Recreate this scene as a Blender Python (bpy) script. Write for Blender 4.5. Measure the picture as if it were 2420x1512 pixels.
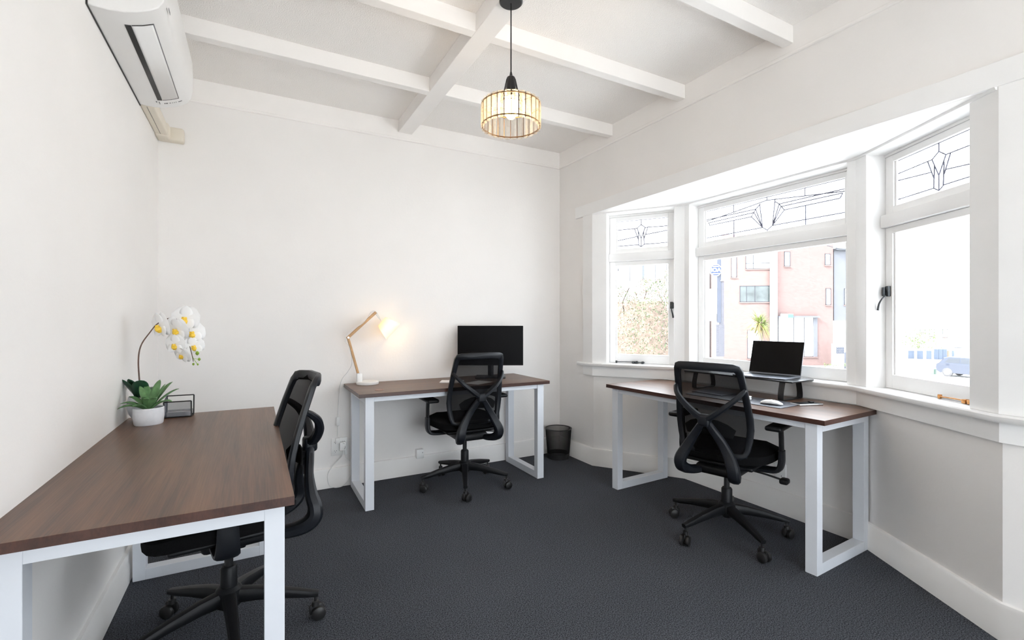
import bpy, bmesh, math, random
from mathutils import Vector, Matrix
random.seed(4)
PI = math.pi
for o in list(bpy.data.objects):
    bpy.data.objects.remove(o, do_unlink=True)
SC = bpy.context.scene
COL = SC.collection

# ------------------------------------------------------------------ camera, sky, sun, exposure
F_PX = 1116.0; CX = 1210.0; CY = 755.5; EYE = 1.24
TH = math.atan((CX - 600.0) / F_PX)
S_, C_ = math.sin(TH), math.cos(TH)
cam = bpy.data.cameras.new('camera'); camo = bpy.data.objects.new('camera', cam); COL.objects.link(camo)
cam.sensor_width = 36.0; cam.lens = F_PX / 2420.0 * 36.0
camo.location = (0, 0, EYE); camo.rotation_euler = (PI / 2, 0, -TH)
cam.clip_start = 0.02; cam.clip_end = 500
SC.camera = camo

W = bpy.data.worlds.new('sky'); SC.world = W; W.use_nodes = True
nt = W.node_tree; nt.nodes.clear()
wo = nt.nodes.new('ShaderNodeOutputWorld'); bg = nt.nodes.new('ShaderNodeBackground')
tc = nt.nodes.new('ShaderNodeTexCoord'); sep = nt.nodes.new('ShaderNodeSeparateXYZ'); rmp = nt.nodes.new('ShaderNodeValToRGB')
nt.links.new(tc.outputs['Generated'], sep.inputs[0]); nt.links.new(sep.outputs['Z'], rmp.inputs[0])
rmp.color_ramp.elements[0].position = 0.0; rmp.color_ramp.elements[0].color = (0.91, 0.945, 1.01, 1)
rmp.color_ramp.elements[1].position = 0.7; rmp.color_ramp.elements[1].color = (0.88, 0.935, 1.02, 1)
nt.links.new(rmp.outputs[0], bg.inputs['Color']); bg.inputs['Strength'].default_value = 3.3
nt.links.new(bg.outputs[0], wo.inputs[0])

sun = bpy.data.lights.new('sun', 'SUN'); sun.energy = 8.0; sun.angle = math.radians(20); sun.color = (1, 0.97, 0.93)
suno = bpy.data.objects.new('sun', sun); COL.objects.link(suno)
suno.rotation_euler = Vector((-0.8, 0.02, 0.62)).to_track_quat('Z', 'Y').to_euler()

def portal(center, size_x, size_y, normal):
    l = bpy.data.lights.new('window_daylight', 'AREA'); l.shape = 'RECTANGLE'; l.size = size_x; l.size_y = size_y
    l.cycles.is_portal = True
    o = bpy.data.objects.new('window_daylight', l); COL.objects.link(o)
    o.location = center; o.rotation_euler = (-Vector(normal)).to_track_quat('Z', 'Y').to_euler()
    return o

SC.view_settings.view_transform = 'Standard'; SC.view_settings.look = 'None'
SC.view_settings.exposure = 1.40; SC.view_settings.gamma = 1.0; SC.view_settings.use_curve_mapping = False
try:
    SC.cycles.max_bounces = 14; SC.cycles.diffuse_bounces = 8; SC.cycles.glossy_bounces = 4
    SC.cycles.transmission_bounces = 8; SC.cycles.transparent_max_bounces = 24
    SC.cycles.caustics_reflective = False; SC.cycles.caustics_refractive = False
    SC.cycles.sample_clamp_indirect = 6.0
except Exception:
    pass

# ------------------------------------------------------------------ materials
MATS = {}
def mat(name, col, rough=0.5, metal=0.0, noise=0.0, nscale=20.0, bump=0.0, bscale=80.0, alpha=1.0, emit=None, estr=0.0, coat=0.0, spec=0.5, trans=0.0):
    m = bpy.data.materials.new(name); m.use_nodes = True
    n = m.node_tree; b = n.nodes['Principled BSDF']
    b.inputs['Base Color'].default_value = (*col, 1); b.inputs['Roughness'].default_value = rough
    b.inputs['Metallic'].default_value = metal; b.inputs['Specular IOR Level'].default_value = spec
    b.inputs['Coat Weight'].default_value = coat; b.inputs['Transmission Weight'].default_value = trans
    t = n.nodes.new('ShaderNodeTexCoord')
    if noise > 0:
        x = n.nodes.new('ShaderNodeTexNoise'); x.inputs['Scale'].default_value = nscale; x.inputs['Detail'].default_value = 4
        n.links.new(t.outputs['Object'], x.inputs['Vector'])
        r = n.nodes.new('ShaderNodeValToRGB')
        r.color_ramp.elements[0].position = 0.3; r.color_ramp.elements[1].position = 0.7
        r.color_ramp.elements[0].color = (*[c * (1 - noise) for c in col], 1)
        r.color_ramp.elements[1].color = (*[min(1, c * (1 + noise)) for c in col], 1)
        n.links.new(x.outputs['Fac'], r.inputs[0]); n.links.new(r.outputs[0], b.inputs['Base Color'])
    if bump > 0:
        x = n.nodes.new('ShaderNodeTexNoise'); x.inputs['Scale'].default_value = bscale; x.inputs['Detail'].default_value = 3
        n.links.new(t.outputs['Object'], x.inputs['Vector'])
        u = n.nodes.new('ShaderNodeBump'); u.inputs['Strength'].default_value = bump; u.inputs['Distance'].default_value = 0.004
        n.links.new(x.outputs['Fac'], u.inputs['Height']); n.links.new(u.outputs[0], b.inputs['Normal'])
    if emit:
        b.inputs['Emission Color'].default_value = (*emit, 1); b.inputs['Emission Strength'].default_value = estr
    if alpha < 1:
        b.inputs['Alpha'].default_value = alpha
    MATS[name] = m
    return m

wall_m = mat('wall_paint', (0.835, 0.812, 0.793), 0.7, noise=0.012, nscale=3, bump=0.12, bscale=60, spec=0.3)
ceil_m = mat('ceiling_stipple', (0.90, 0.873, 0.848), 0.85, bump=0.9, bscale=150, spec=0.2)
beam_m = mat('beam_paint', (0.865, 0.84, 0.818), 0.6, noise=0.015, nscale=5, bump=0.08, bscale=40, spec=0.3)
trim_m = mat('trim_paint', (0.86, 0.855, 0.85), 0.4, noise=0.012, nscale=6, bump=0.06, bscale=30, spec=0.4)
base_m = mat('skirting_paint', (0.82, 0.80, 0.78), 0.45, noise=0.02, nscale=5, bump=0.06, bscale=30, spec=0.4)
desk_w = mat('desk_white_metal', (0.69, 0.715, 0.76), 0.35, noise=0.01, nscale=9, spec=0.5)
black_p = mat('black_plastic', (0.006, 0.0065, 0.008), 0.45, spec=0.28, noise=0.1, nscale=30, bump=0.12, bscale=500)
black_s = mat('black_shell_plastic', (0.007, 0.0085, 0.012), 0.42, spec=0.32, noise=0.1, nscale=30, bump=0.1, bscale=500)
black_f = mat('black_seat_fabric', (0.006, 0.006, 0.0065), 0.95, noise=0.2, nscale=200, bump=0.4, bscale=700, spec=0.08)
black_m = mat('black_metal', (0.012, 0.012, 0.013), 0.35, noise=0.05, nscale=40, spec=0.5)
screen_m = mat('black_screen', (0.0025, 0.0025, 0.003), 0.45, noise=0.02, nscale=5, spec=0.12)
dgrey_p = mat('caster_plastic', (0.012, 0.0115, 0.012), 0.45, noise=0.08, nscale=60)
white_p = mat('white_plastic', (0.82, 0.82, 0.81), 0.35, noise=0.01, nscale=9)
ac_m = mat('air_conditioner_plastic', (0.80, 0.79, 0.78), 0.4, noise=0.01, nscale=6)
cream_p = mat('cream_duct_plastic', (0.72, 0.66, 0.56), 0.45, noise=0.02, nscale=8)
seam_m = mat('dark_seam', (0.03, 0.03, 0.03), 0.6, noise=0.1, nscale=20)
grey_mk = mat('grey_print', (0.22, 0.22, 0.23), 0.6, noise=0.05, nscale=50)
wood_l = mat('lamp_oak', (0.52, 0.30, 0.13), 0.45, noise=0.12, nscale=35)
ceramic = mat('white_ceramic', (0.74, 0.75, 0.78), 0.4, noise=0.03, nscale=60, bump=0.1, bscale=120)
soil_m = mat('dark_soil', (0.05, 0.045, 0.04), 0.95, noise=0.3, nscale=90, bump=0.8, bscale=120)
leaf_d = mat('dark_leaf', (0.012, 0.06, 0.028), 0.32, noise=0.35, nscale=25)
leaf_g = mat('green_leaf', (0.12, 0.25, 0.10), 0.42, noise=0.3, nscale=30)
petal_m = mat('white_petal', (0.86, 0.86, 0.86), 0.6, noise=0.02, nscale=30)
lip_m = mat('yellow_lip', (0.90, 0.58, 0.05), 0.5, noise=0.15, nscale=90)
bud_m = mat('green_bud', (0.26, 0.42, 0.05), 0.5, noise=0.15, nscale=60)
stem_m = mat('brown_stem', (0.10, 0.055, 0.04), 0.5, noise=0.25, nscale=60)
paper_m = mat('white_paper', (0.80, 0.78, 0.78), 0.7, noise=0.02, nscale=9)
pad_m = mat('grey_desk_pad', (0.10, 0.105, 0.125), 0.40, noise=0.08, nscale=200, bump=0.1, bscale=500)
alu_m = mat('grey_aluminium', (0.20, 0.21, 0.24), 0.35, metal=0.8, noise=0.03, nscale=40)
alu_l = mat('silver_metal', (0.55, 0.55, 0.56), 0.3, metal=0.9, noise=0.04, nscale=40)
brass_m = mat('worn_brass', (0.55, 0.26, 0.09), 0.3, metal=0.8, noise=0.3, nscale=60)
iron_m = mat('dark_bronze', (0.06, 0.065, 0.07), 0.35, metal=0.7, noise=0.3, nscale=80)
lead_m = mat('lead_came', (0.16, 0.16, 0.22), 0.5, metal=0.3, noise=0.1, nscale=60)
gold_m = mat('gold_wire', (0.14, 0.08, 0.035), 0.3, metal=0.9, noise=0.1, nscale=60)
grom_m = mat('grommet_plastic', (0.35, 0.22, 0.18), 0.5, noise=0.1, nscale=60)
blue_p = mat('blue_wrapper', (0.02, 0.18, 0.42), 0.5, noise=0.1, nscale=50)
cord_m = mat('white_cord', (0.75, 0.75, 0.74), 0.5, noise=0.02, nscale=50)

def carpet():
    m = mat('charcoal_carpet', (0.075, 0.078, 0.086), 0.97, spec=0.1)
    n = m.node_tree; b = n.nodes['Principled BSDF']; t = n.nodes.new('ShaderNodeTexCoord')
    v = n.nodes.new('ShaderNodeTexVoronoi'); v.inputs['Scale'].default_value = 420
    x = n.nodes.new('ShaderNodeTexNoise'); x.inputs['Scale'].default_value = 210; x.inputs['Detail'].default_value = 4
    y = n.nodes.new('ShaderNodeTexNoise'); y.inputs['Scale'].default_value = 1.6; y.inputs['Detail'].default_value = 3
    for q in (v, x, y): n.links.new(t.outputs['Object'], q.inputs['Vector'])
    r = n.nodes.new('ShaderNodeValToRGB'); r.color_ramp.elements[0].position = 0.36; r.color_ramp.elements[1].position = 0.64
    r.color_ramp.elements[0].color = (0.018, 0.019, 0.023, 1); r.color_ramp.elements[1].color = (0.120, 0.128, 0.148, 1)
    n.links.new(x.outputs['Fac'], r.inputs[0])
    mx = n.nodes.new('ShaderNodeMixRGB'); mx.blend_type = 'MULTIPLY'; mx.inputs[0].default_value = 0.25
    n.links.new(r.outputs[0], mx.inputs[1]); n.links.new(y.outputs['Fac'], mx.inputs[2])
    n.links.new(mx.outputs[0], b.inputs['Base Color'])
    ad = n.nodes.new('ShaderNodeMath'); ad.operation = 'ADD'
    n.links.new(v.outputs['Distance'], ad.inputs[0]); n.links.new(x.outputs['Fac'], ad.inputs[1])
    u = n.nodes.new('ShaderNodeBump'); u.inputs['Strength'].default_value = 0.35; u.inputs['Distance'].default_value = 0.002
    n.links.new(ad.outputs[0], u.inputs['Height']); n.links.new(u.outputs[0], b.inputs['Normal'])
    return m
carpet_m = carpet()

def walnut(name, dark, light):
    m = mat(name, light, 0.36, spec=0.55)
    n = m.node_tree; b = n.nodes['Principled BSDF']; t = n.nodes.new('ShaderNodeTexCoord')
    mp = n.nodes.new('ShaderNodeMapping'); mp.inputs['Scale'].default_value = (2.0, 34.0, 30.0)
    x = n.nodes.new('ShaderNodeTexNoise'); x.inputs['Scale'].default_value = 1.0; x.inputs['Detail'].default_value = 5; x.inputs['Distortion'].default_value = 0.5
    mp2 = n.nodes.new('ShaderNodeMapping'); mp2.inputs['Scale'].default_value = (6.0, 260.0, 100.0)
    x2 = n.nodes.new('ShaderNodeTexNoise'); x2.inputs['Scale'].default_value = 1.0; x2.inputs['Detail'].default_value = 3
    mp3 = n.nodes.new('ShaderNodeMapping'); mp3.inputs['Scale'].default_value = (0.6, 9.0, 9.0)
    x3 = n.nodes.new('ShaderNodeTexNoise'); x3.inputs['Scale'].default_value = 1.0; x3.inputs['Detail'].default_value = 1
    for a, c in ((mp, x), (mp2, x2), (mp3, x3)):
        n.links.new(t.outputs['Object'], a.inputs[0]); n.links.new(a.outputs[0], c.inputs['Vector'])
    s1 = n.nodes.new('ShaderNodeMath'); s1.operation = 'ADD'; s2 = n.nodes.new('ShaderNodeMath'); s2.operation = 'ADD'
    n.links.new(x.outputs['Fac'], s1.inputs[0]); n.links.new(x2.outputs['Fac'], s1.inputs[1])
    n.links.new(s1.outputs[0], s2.inputs[0]); n.links.new(x3.outputs['Fac'], s2.inputs[1])
    dv = n.nodes.new('ShaderNodeMath'); dv.operation = 'DIVIDE'; dv.inputs[1].default_value = 3.0
    n.links.new(s2.outputs[0], dv.inputs[0])
    r = n.nodes.new('ShaderNodeValToRGB'); r.color_ramp.elements[0].position = 0.36; r.color_ramp.elements[1].position = 0.62
    r.color_ramp.elements[0].color = (*dark, 1); r.color_ramp.elements[1].color = (*light, 1)
    n.links.new(dv.outputs[0], r.inputs[0]); n.links.new(r.outputs[0], b.inputs['Base Color'])
    return m
top_m = walnut('walnut_laminate', (0.055, 0.023, 0.012), (0.165, 0.078, 0.040))
edge_m = walnut('walnut_edge_band', (0.032, 0.012, 0.008), (0.075, 0.030, 0.020))

def see_through(name, col, frac, rough=0.7):
    """a weave too fine to pick apart: part of the light passes between the threads"""
    m = bpy.data.materials.new(name); m.use_nodes = True; n = m.node_tree
    b = n.nodes['Principled BSDF']; b.inputs['Base Color'].default_value = (*col, 1); b.inputs['Roughness'].default_value = rough; b.inputs['Specular IOR Level'].default_value = 0.12
    o = n.nodes['Material Output']; tr = n.nodes.new('ShaderNodeBsdfTransparent'); mx = n.nodes.new('ShaderNodeMixShader')
    t = n.nodes.new('ShaderNodeTexCoord'); x = n.nodes.new('ShaderNodeTexNoise'); x.inputs['Scale'].default_value = 500
    n.links.new(t.outputs['Object'], x.inputs['Vector'])
    r = n.nodes.new('ShaderNodeMapRange'); r.inputs['To Min'].default_value = frac * 0.75; r.inputs['To Max'].default_value = frac * 1.25
    df = n.nodes.new('ShaderNodeBsdfDiffuse'); df.inputs['Color'].default_value = (*col, 1); n.nodes.remove(b); b = df
    lw = n.nodes.new('ShaderNodeLayerWeight'); lw.inputs['Blend'].default_value = 0.5   # threads close up when the cloth is seen edge-on
    iv = n.nodes.new('ShaderNodeMath'); iv.operation = 'SUBTRACT'; iv.inputs[0].default_value = 1.0; n.links.new(lw.outputs['Facing'], iv.inputs[1])
    ml = n.nodes.new('ShaderNodeMath'); ml.operation = 'MULTIPLY'; n.links.new(iv.outputs[0], ml.inputs[1])
    n.links.new(x.outputs['Fac'], r.inputs['Value']); n.links.new(r.outputs[0], ml.inputs[0]); n.links.new(ml.outputs[0], mx.inputs[0])
    n.links.new(b.outputs[0], mx.inputs[1]); n.links.new(tr.outputs[0], mx.inputs[2]); n.links.new(mx.outputs[0], o.inputs[0])
    return m
mesh_m = see_through('chair_mesh_weave', (0.008, 0.008, 0.009), 0.17, 0.85)
binmesh_m = see_through('bin_wire_mesh', (0.02, 0.02, 0.021), 0.52)
cardmesh_m = see_through('holder_wire_mesh', (0.16, 0.17, 0.20), 0.70)

def glass(name, tint=(1, 1, 1), refl=0.06):
    m = bpy.data.materials.new(name); m.use_nodes = True; n = m.node_tree; n.nodes.clear()
    o = n.nodes.new('ShaderNodeOutputMaterial'); tr = n.nodes.new('ShaderNodeBsdfTransparent'); g = n.nodes.new('ShaderNodeBsdfGlossy')
    lw = n.nodes.new('ShaderNodeLayerWeight'); lw.inputs['Blend'].default_value = 0.5; pw = n.nodes.new('ShaderNodeMath'); pw.operation = 'POWER'; pw.inputs[1].default_value = 5.0
    fr = n.nodes.new('ShaderNodeMath'); fr.operation = 'MULTIPLY_ADD'; fr.inputs[1].default_value = 0.9; fr.inputs[2].default_value = 0.03; mx = n.nodes.new('ShaderNodeMixShader')
    n.links.new(lw.outputs['Facing'], pw.inputs[0]); n.links.new(pw.outputs[0], fr.inputs[0])
    t = n.nodes.new('ShaderNodeTexCoord'); x = n.nodes.new('ShaderNodeTexNoise'); x.inputs['Scale'].default_value = 3
    n.links.new(t.outputs['Object'], x.inputs['Vector'])
    u = n.nodes.new('ShaderNodeBump'); u.inputs['Strength'].default_value = 0.02; n.links.new(x.outputs['Fac'], u.inputs['Height'])
    n.links.new(u.outputs[0], g.inputs['Normal'])
    tr.inputs[0].default_value = (*tint, 1); g.inputs['Roughness'].default_value = 0.02
    n.links.new(fr.outputs[0], mx.inputs[0]); n.links.new(tr.outputs[0], mx.inputs[1]); n.links.new(g.outputs[0], mx.inputs[2])
    n.links.new(mx.outputs[0], o.inputs[0])
    return m
glass_m = glass('window_glass', (0.97, 0.985, 0.98))

def crystal():
    m = bpy.data.materials.new('crystal_glass'); m.use_nodes = True; n = m.node_tree; n.nodes.clear()
    o = n.nodes.new('ShaderNodeOutputMaterial'); tr = n.nodes.new('ShaderNodeBsdfTransparent'); g = n.nodes.new('ShaderNodeBsdfGlass')
    tl = n.nodes.new('ShaderNodeBsdfTranslucent'); tl.inputs[0].default_value = (1, 0.93, 0.82, 1)
    g.inputs['IOR'].default_value = 1.45; g.inputs['Roughness'].default_value = 0.05; tr.inputs[0].default_value = (1, 0.97, 0.92, 1)
    t = n.nodes.new('ShaderNodeTexCoord'); x = n.nodes.new('ShaderNodeTexNoise'); x.inputs['Scale'].default_value = 60
    n.links.new(t.outputs['Object'], x.inputs['Vector']); r = n.nodes.new('ShaderNodeMapRange')
    r.inputs['To Min'].default_value = 0.1; r.inputs['To Max'].default_value = 0.55; n.links.new(x.outputs['Fac'], r.inputs['Value'])
    mx = n.nodes.new('ShaderNodeMixShader'); m2 = n.nodes.new('ShaderNodeMixShader'); m2.inputs[0].default_value = 0.12
    n.links.new(r.outputs[0], mx.inputs[0]); n.links.new(tr.outputs[0], mx.inputs[1]); n.links.new(g.outputs[0], mx.inputs[2])
    n.links.new(mx.outputs[0], m2.inputs[1]); n.links.new(tl.outputs[0], m2.inputs[2]); n.links.new(m2.outputs[0], o.inputs[0])
    return m
crystal_m = crystal()

def lamp_fabric():
    m = bpy.data.materials.new('lamp_shade_fabric'); m.use_nodes = True; n = m.node_tree; n.nodes.clear()
    o = n.nodes.new('ShaderNodeOutputMaterial'); d = n.nodes.new('ShaderNodeBsdfDiffuse'); tl = n.nodes.new('ShaderNodeBsdfTranslucent')
    d.inputs[0].default_value = (0.9, 0.88, 0.84, 1)
    t = n.nodes.new('ShaderNodeTexCoord'); x = n.nodes.new('ShaderNodeTexNoise'); x.inputs['Scale'].default_value = 200
    n.links.new(t.outputs['Object'], x.inputs['Vector']); r = n.nodes.new('ShaderNodeValToRGB')
    r.color_ramp.elements[0].color = (0.85, 0.78, 0.68, 1); r.color_ramp.elements[1].color = (0.95, 0.9, 0.82, 1)
    n.links.new(x.outputs['Fac'], r.inputs[0]); n.links.new(r.outputs[0], tl.inputs[0])
    mx = n.nodes.new('ShaderNodeMixShader'); mx.inputs[0].default_value = 0.7
    n.links.new(d.outputs[0], mx.inputs[1]); n.links.new(tl.outputs[0], mx.inputs[2]); n.links.new(mx.outputs[0], o.inputs[0])
    return m
shade_m = lamp_fabric()
bulb_m = mat('glowing_bulb', (1, 0.85, 0.6), 0.4, emit=(1.0, 0.72, 0.36), estr=9)

# ------------------------------------------------------------------ mesh helpers
class MB:
    def __init__(self, M=None):
        self.bm = bmesh.new(); self.M = M
    def _add(self, verts, faces):
        vs = [self.bm.verts.new(self.M @ Vector(v) if self.M else Vector(v)) for v in verts]
        for f in faces:
            try: self.bm.faces.new([vs[i] for i in f])
            except ValueError: pass
        return vs
    def box(self, x0, x1, y0, y1, z0, z1, R=None):
        v = [(x, y, z) for x in (x0, x1) for y in (y0, y1) for z in (z0, z1)]
        if R is not None: v = [R @ Vector(p) for p in v]
        self._add(v, [(0, 1, 3, 2), (4, 6, 7, 5), (0, 4, 5, 1), (2, 3, 7, 6), (0, 2, 6, 4), (1, 5, 7, 3)])
        return self
    def rbox(self, x0, x1, y0, y1, z0, z1, r=0.01, seg=3, R=None):
        b = bmesh.new(); bmesh.ops.create_cube(b, size=1.0)
        for v in b.verts:
            v.co = Vector(((x0 + x1) / 2 + v.co.x * (x1 - x0), (y0 + y1) / 2 + v.co.y * (y1 - y0), (z0 + z1) / 2 + v.co.z * (z1 - z0)))
        bmesh.ops.bevel(b, geom=list(b.edges), offset=r, segments=seg, profile=0.5, affect='EDGES')
        b.verts.index_update()
        vs = [(R @ v.co if R is not None else v.co.copy()) for v in b.verts]
        fs = [tuple(v.index for v in f.verts) for f in b.faces]
        b.free(); self._add(vs, fs); return self
    def prism(self, poly, z0, z1, fn=None):
        """poly in plan (x,y), extruded z0..z1; fn maps (x,y,z) elsewhere"""
        n = len(poly); fn = fn or (lambda x, y, z: (x, y, z))
        v = [fn(x, y, z0) for x, y in poly] + [fn(x, y, z1) for x, y in poly]
        f = [tuple(range(n))[::-1], tuple(range(n, 2 * n))] + [(i, (i + 1) % n, n + (i + 1) % n, n + i) for i in range(n)]
        self._add(v, f); return self
    def sweep(self, pts, sizes, side=(1, 0, 0), n=8, p=2.0, caps=True):
        """section (w along side, h across) super-ellipse power p swept along pts"""
        pts = [Vector(q) for q in pts]; side = Vector(side); rings = []
        m = len(pts)
        for i, q in enumerate(pts):
            t = (pts[min(i + 1, m - 1)] - pts[max(i - 1, 0)])
            t = t.normalized() if t.length > 1e-9 else Vector((0, 0, 1))
            s = side - t * side.dot(t)
            if s.length < 1e-4: s = t.orthogonal()
            s.normalize(); u = t.cross(s).normalized()
            w, h = sizes[i] if isinstance(sizes, list) else sizes
            ring = []
            for k in range(n):
                a = 2 * PI * (k + 0.5) / n; c, d = math.cos(a), math.sin(a)
                e = 2.0 / p
                ring.append(q + s * (w / 2 * math.copysign(abs(c) ** e, c)) + u * (h / 2 * math.copysign(abs(d) ** e, d)))
            rings.append(ring)
        v = [x for r in rings for x in r]; f = []
        for i in range(m - 1):
            for k in range(n):
                f.append((i * n + k, i * n + (k + 1) % n, (i + 1) * n + (k + 1) % n, (i + 1) * n + k))
        if caps:
            f.append(tuple(range(n))[::-1]); f.append(tuple(range((m - 1) * n, m * n)))
        self._add(v, f); return self
    def tube(self, pts, r, n=8, caps=True):
        return self.sweep(pts, [(2 * q, 2 * q) for q in r] if isinstance(r, list) else (2 * r, 2 * r), side=(0.31, 0.2, 0.93), n=n, caps=caps)
    def ring(self, c, r, t, n=32, m=6, axis=None):
        c = Vector(c); A = axis or Matrix.Identity(3); v = []; f = []
        for i in range(n):
            a = 2 * PI * i / n
            for k in range(m):
                b = 2 * PI * k / m
                v.append(c + A @ Vector(((r + t * math.cos(b)) * math.cos(a), (r + t * math.cos(b)) * math.sin(a), t * math.sin(b))))
        for i in range(n):
            for k in range(m):
                f.append((i * m + k, ((i + 1) % n) * m + k, ((i + 1) % n) * m + (k + 1) % m, i * m + (k + 1) % m))
        self._add(v, f); return self
    def lathe(self, prof, n=28, c=(0, 0, 0), A=None):
        c = Vector(c); A = A or Matrix.Identity(3); v = []; f = []; idx = []
        for r, z in prof:
            if r < 1e-6:
                idx.append([len(v)]); v.append(c + A @ Vector((0, 0, z)))
            else:
                idx.append(list(range(len(v), len(v) + n)))
                for k in range(n):
                    a = 2 * PI * k / n; v.append(c + A @ Vector((r * math.cos(a), r * math.sin(a), z)))
        for i in range(len(prof) - 1):
            a, b = idx[i], idx[i + 1]
            for k in range(n):
                k2 = (k + 1) % n
                if len(a) == 1 and len(b) == 1: break
                if len(a) == 1: f.append((a[0], b[k2], b[k]))
                elif len(b) == 1: f.append((a[k], a[k2], b[0]))
                else: f.append((a[k], a[k2], b[k2], b[k]))
        self._add(v, f); return self
    def run(self, path, prof, closed=False):
        """closed profile [(inward offset, z)] run along a plan path with mitred corners (inward = left of path)"""
        P = [Vector((a, b)) for a, b in path]; N = len(P); K = len(prof); v = []; f = []
        def left(i): 
            d = (P[i + 1] - P[i]).normalized(); return Vector((-d.y, d.x))
        for i in range(N):
            if i == 0: m = left(0); s = 1
            elif i == N - 1: m = left(N - 2); s = 1
            else:
                a, b = left(i - 1), left(i); m = (a + b).normalized(); s = 1 / max(0.2, m.dot(a))
            for o, z in prof:
                q = P[i] + m * (o * s); v.append((q.x, q.y, z))
        for i in range(N - 1):
            for k in range(K):
                f.append((i * K + k, (i + 1) * K + k, (i + 1) * K + (k + 1) % K, i * K + (k + 1) % K))
        f.append(tuple(range(K))); f.append(tuple(range((N - 1) * K, N * K))[::-1])
        self._add(v, f); return self
    def build(self, name, m, parent=None, smooth=True, angle=35, loc=None, rot=None, bevel=0.0, solid=0.0, kind=None):
        bmesh.ops.recalc_face_normals(self.bm, faces=self.bm.faces)
        me = bpy.data.meshes.new(name); self.bm.to_mesh(me); self.bm.free()
        ms = m if isinstance(m, (list, tuple)) else [m]
        for q in ms: me.materials.append(q)
        if smooth:
            me.polygons.foreach_set('use_smooth', [True] * len(me.polygons))
            me.set_sharp_from_angle(angle=math.radians(angle))
        o = bpy.data.objects.new(name, me); COL.objects.link(o)
        if isinstance(parent, tuple): o.parent = parent[0]; o.matrix_local = parent[1]
        elif parent is not None: o.parent = parent
        if loc is not None: o.location = loc
        if rot is not None: o.rotation_euler = rot
        if bevel > 0:
            b = o.modifiers.new('edge', 'BEVEL'); b.width = bevel; b.segments = 2; b.limit_method = 'ANGLE'; b.angle_limit = math.radians(40)
        if solid > 0:
            b = o.modifiers.new('thick', 'SOLIDIFY'); b.thickness = solid; b.offset = 0
        if kind: o['kind'] = kind
        return o

def tag(o, label, cat, group=None):
    o['label'] = label; o['category'] = cat
    if group: o['group'] = group
    return o
def thing(name, label, cat, loc=(0, 0, 0), rz=0.0, group=None):
    o = bpy.data.objects.new(name, None); COL.objects.link(o); o.empty_display_size = 0.05
    o.location = loc; o.rotation_euler = (0, 0, rz); return tag(o, label, cat, group)
def struct(name, loc=(0, 0, 0)):
    o = bpy.data.objects.new(name, None); COL.objects.link(o); o.location = loc; o['kind'] = 'structure'; o.empty_display_size = 0.05; return o
def spline(pts, n=6):
    """Catmull-Rom through pts"""
    P = [Vector(p) for p in pts]; P = [P[0] * 2 - P[1]] + P + [P[-1] * 2 - P[-2]]; out = []
    for i in range(1, len(P) - 2):
        for k in range(n):
            t = k / n; a, b, c, d = P[i - 1], P[i], P[i + 1], P[i + 2]
            out.append(0.5 * ((2 * b) + (c - a) * t + (2 * a - 5 * b + 4 * c - d) * t * t + (3 * b - a - 3 * c + d) * t ** 3))
    out.append(P[-2]); return out

# ------------------------------------------------------------------ the room
XL, XR, YB, YF, ZC = -0.535, 2.55, 3.72, -1.7, 2.82
A_ = (XR, 3.21); P1 = (2.975, 2.60); P2 = (2.975, 1.39); D_ = (XR, 0.695)
HEAD = 2.145; SILL = 0.875

MB().box(XL - .12, 3.12, YF - .12, YB + .12, -.12, 0).build('floor', carpet_m, kind='structure', smooth=False)
MB().box(XL - .12, XR + .12, YF - .12, YB + .12, ZC, ZC + .12).build('ceiling', ceil_m, kind='structure', smooth=False)
MB().box(XL - .12, XL, YF, YB, 0, ZC).build('wall_left', wall_m, kind='structure', smooth=False)
MB().box(XL - .12, XR + .12, YB, YB + .12, 0, ZC).build('wall_back', wall_m, kind='structure', smooth=False)
w = MB()   # unseen wall behind the camera, its window sized to brighten the room
wx0, wx1, wz0, wz1 = 0.0, 2.3, 0.12, 2.05
w.box(XL - .12, wx0, YF - .12, YF, 0, ZC).box(wx1, XR + .12, YF - .12, YF, 0, ZC).box(wx0, wx1, YF - .12, YF, 0, wz0).box(wx0, wx1, YF - .12, YF, wz1, ZC)
w.build('wall_front', wall_m, kind='structure', smooth=False)
w = MB()
w.box(XR, XR + .12, YF, D_[1], 0, ZC).box(XR, XR + .12, A_[1], YB, 0, ZC).box(XR, XR + .12, D_[1], A_[1], HEAD, ZC)
w.run([D_, P2, P1, A_], [(0, 0), (0, SILL - .028), (-.13, SILL - .028), (-.13, 0)])
w.build('wall_right', wall_m, kind='structure', smooth=False)
sf = MB()  # lining board above the bay windows
sf.prism([(XR + .12, D_[1] - .25), (XR + .12, A_[1] + .25), (P1[0] + .2, P1[1] + .12), (P2[0] + .2, P2[1] - .12)], HEAD, HEAD + .06)
sf.build('trim_1', trim_m, kind='structure', smooth=False)

# skirting: stepped profile with a rounded top
bp = [(0, 0), (.020, 0), (.020, .085), (.017, .095), (.017, .130), (.012, .142), (0, .145)]
MB().run([(XR, YF), D_, P2, P1, A_, (XR, YB)], bp).build('baseboard_right', base_m, kind='structure')
MB().run([(XR, YB), (XL, YB)], bp).build('baseboard_back', base_m, kind='structure')
MB().run([(XL, YB), (XL, YF)], bp).build('baseboard_left', base_m, kind='structure')
# frieze board under the ceiling, a small shadow line at its foot
cp = [(0, 2.668), (.010, 2.668), (.014, 2.673), (.014, 2.684), (.009, 2.688), (.009, ZC), (0, ZC)]
MB().run([(XR, YF), (XR, YB), (XL, YB), (XL, YF)], cp).build('trim_2', beam_m, kind='structure')

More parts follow.
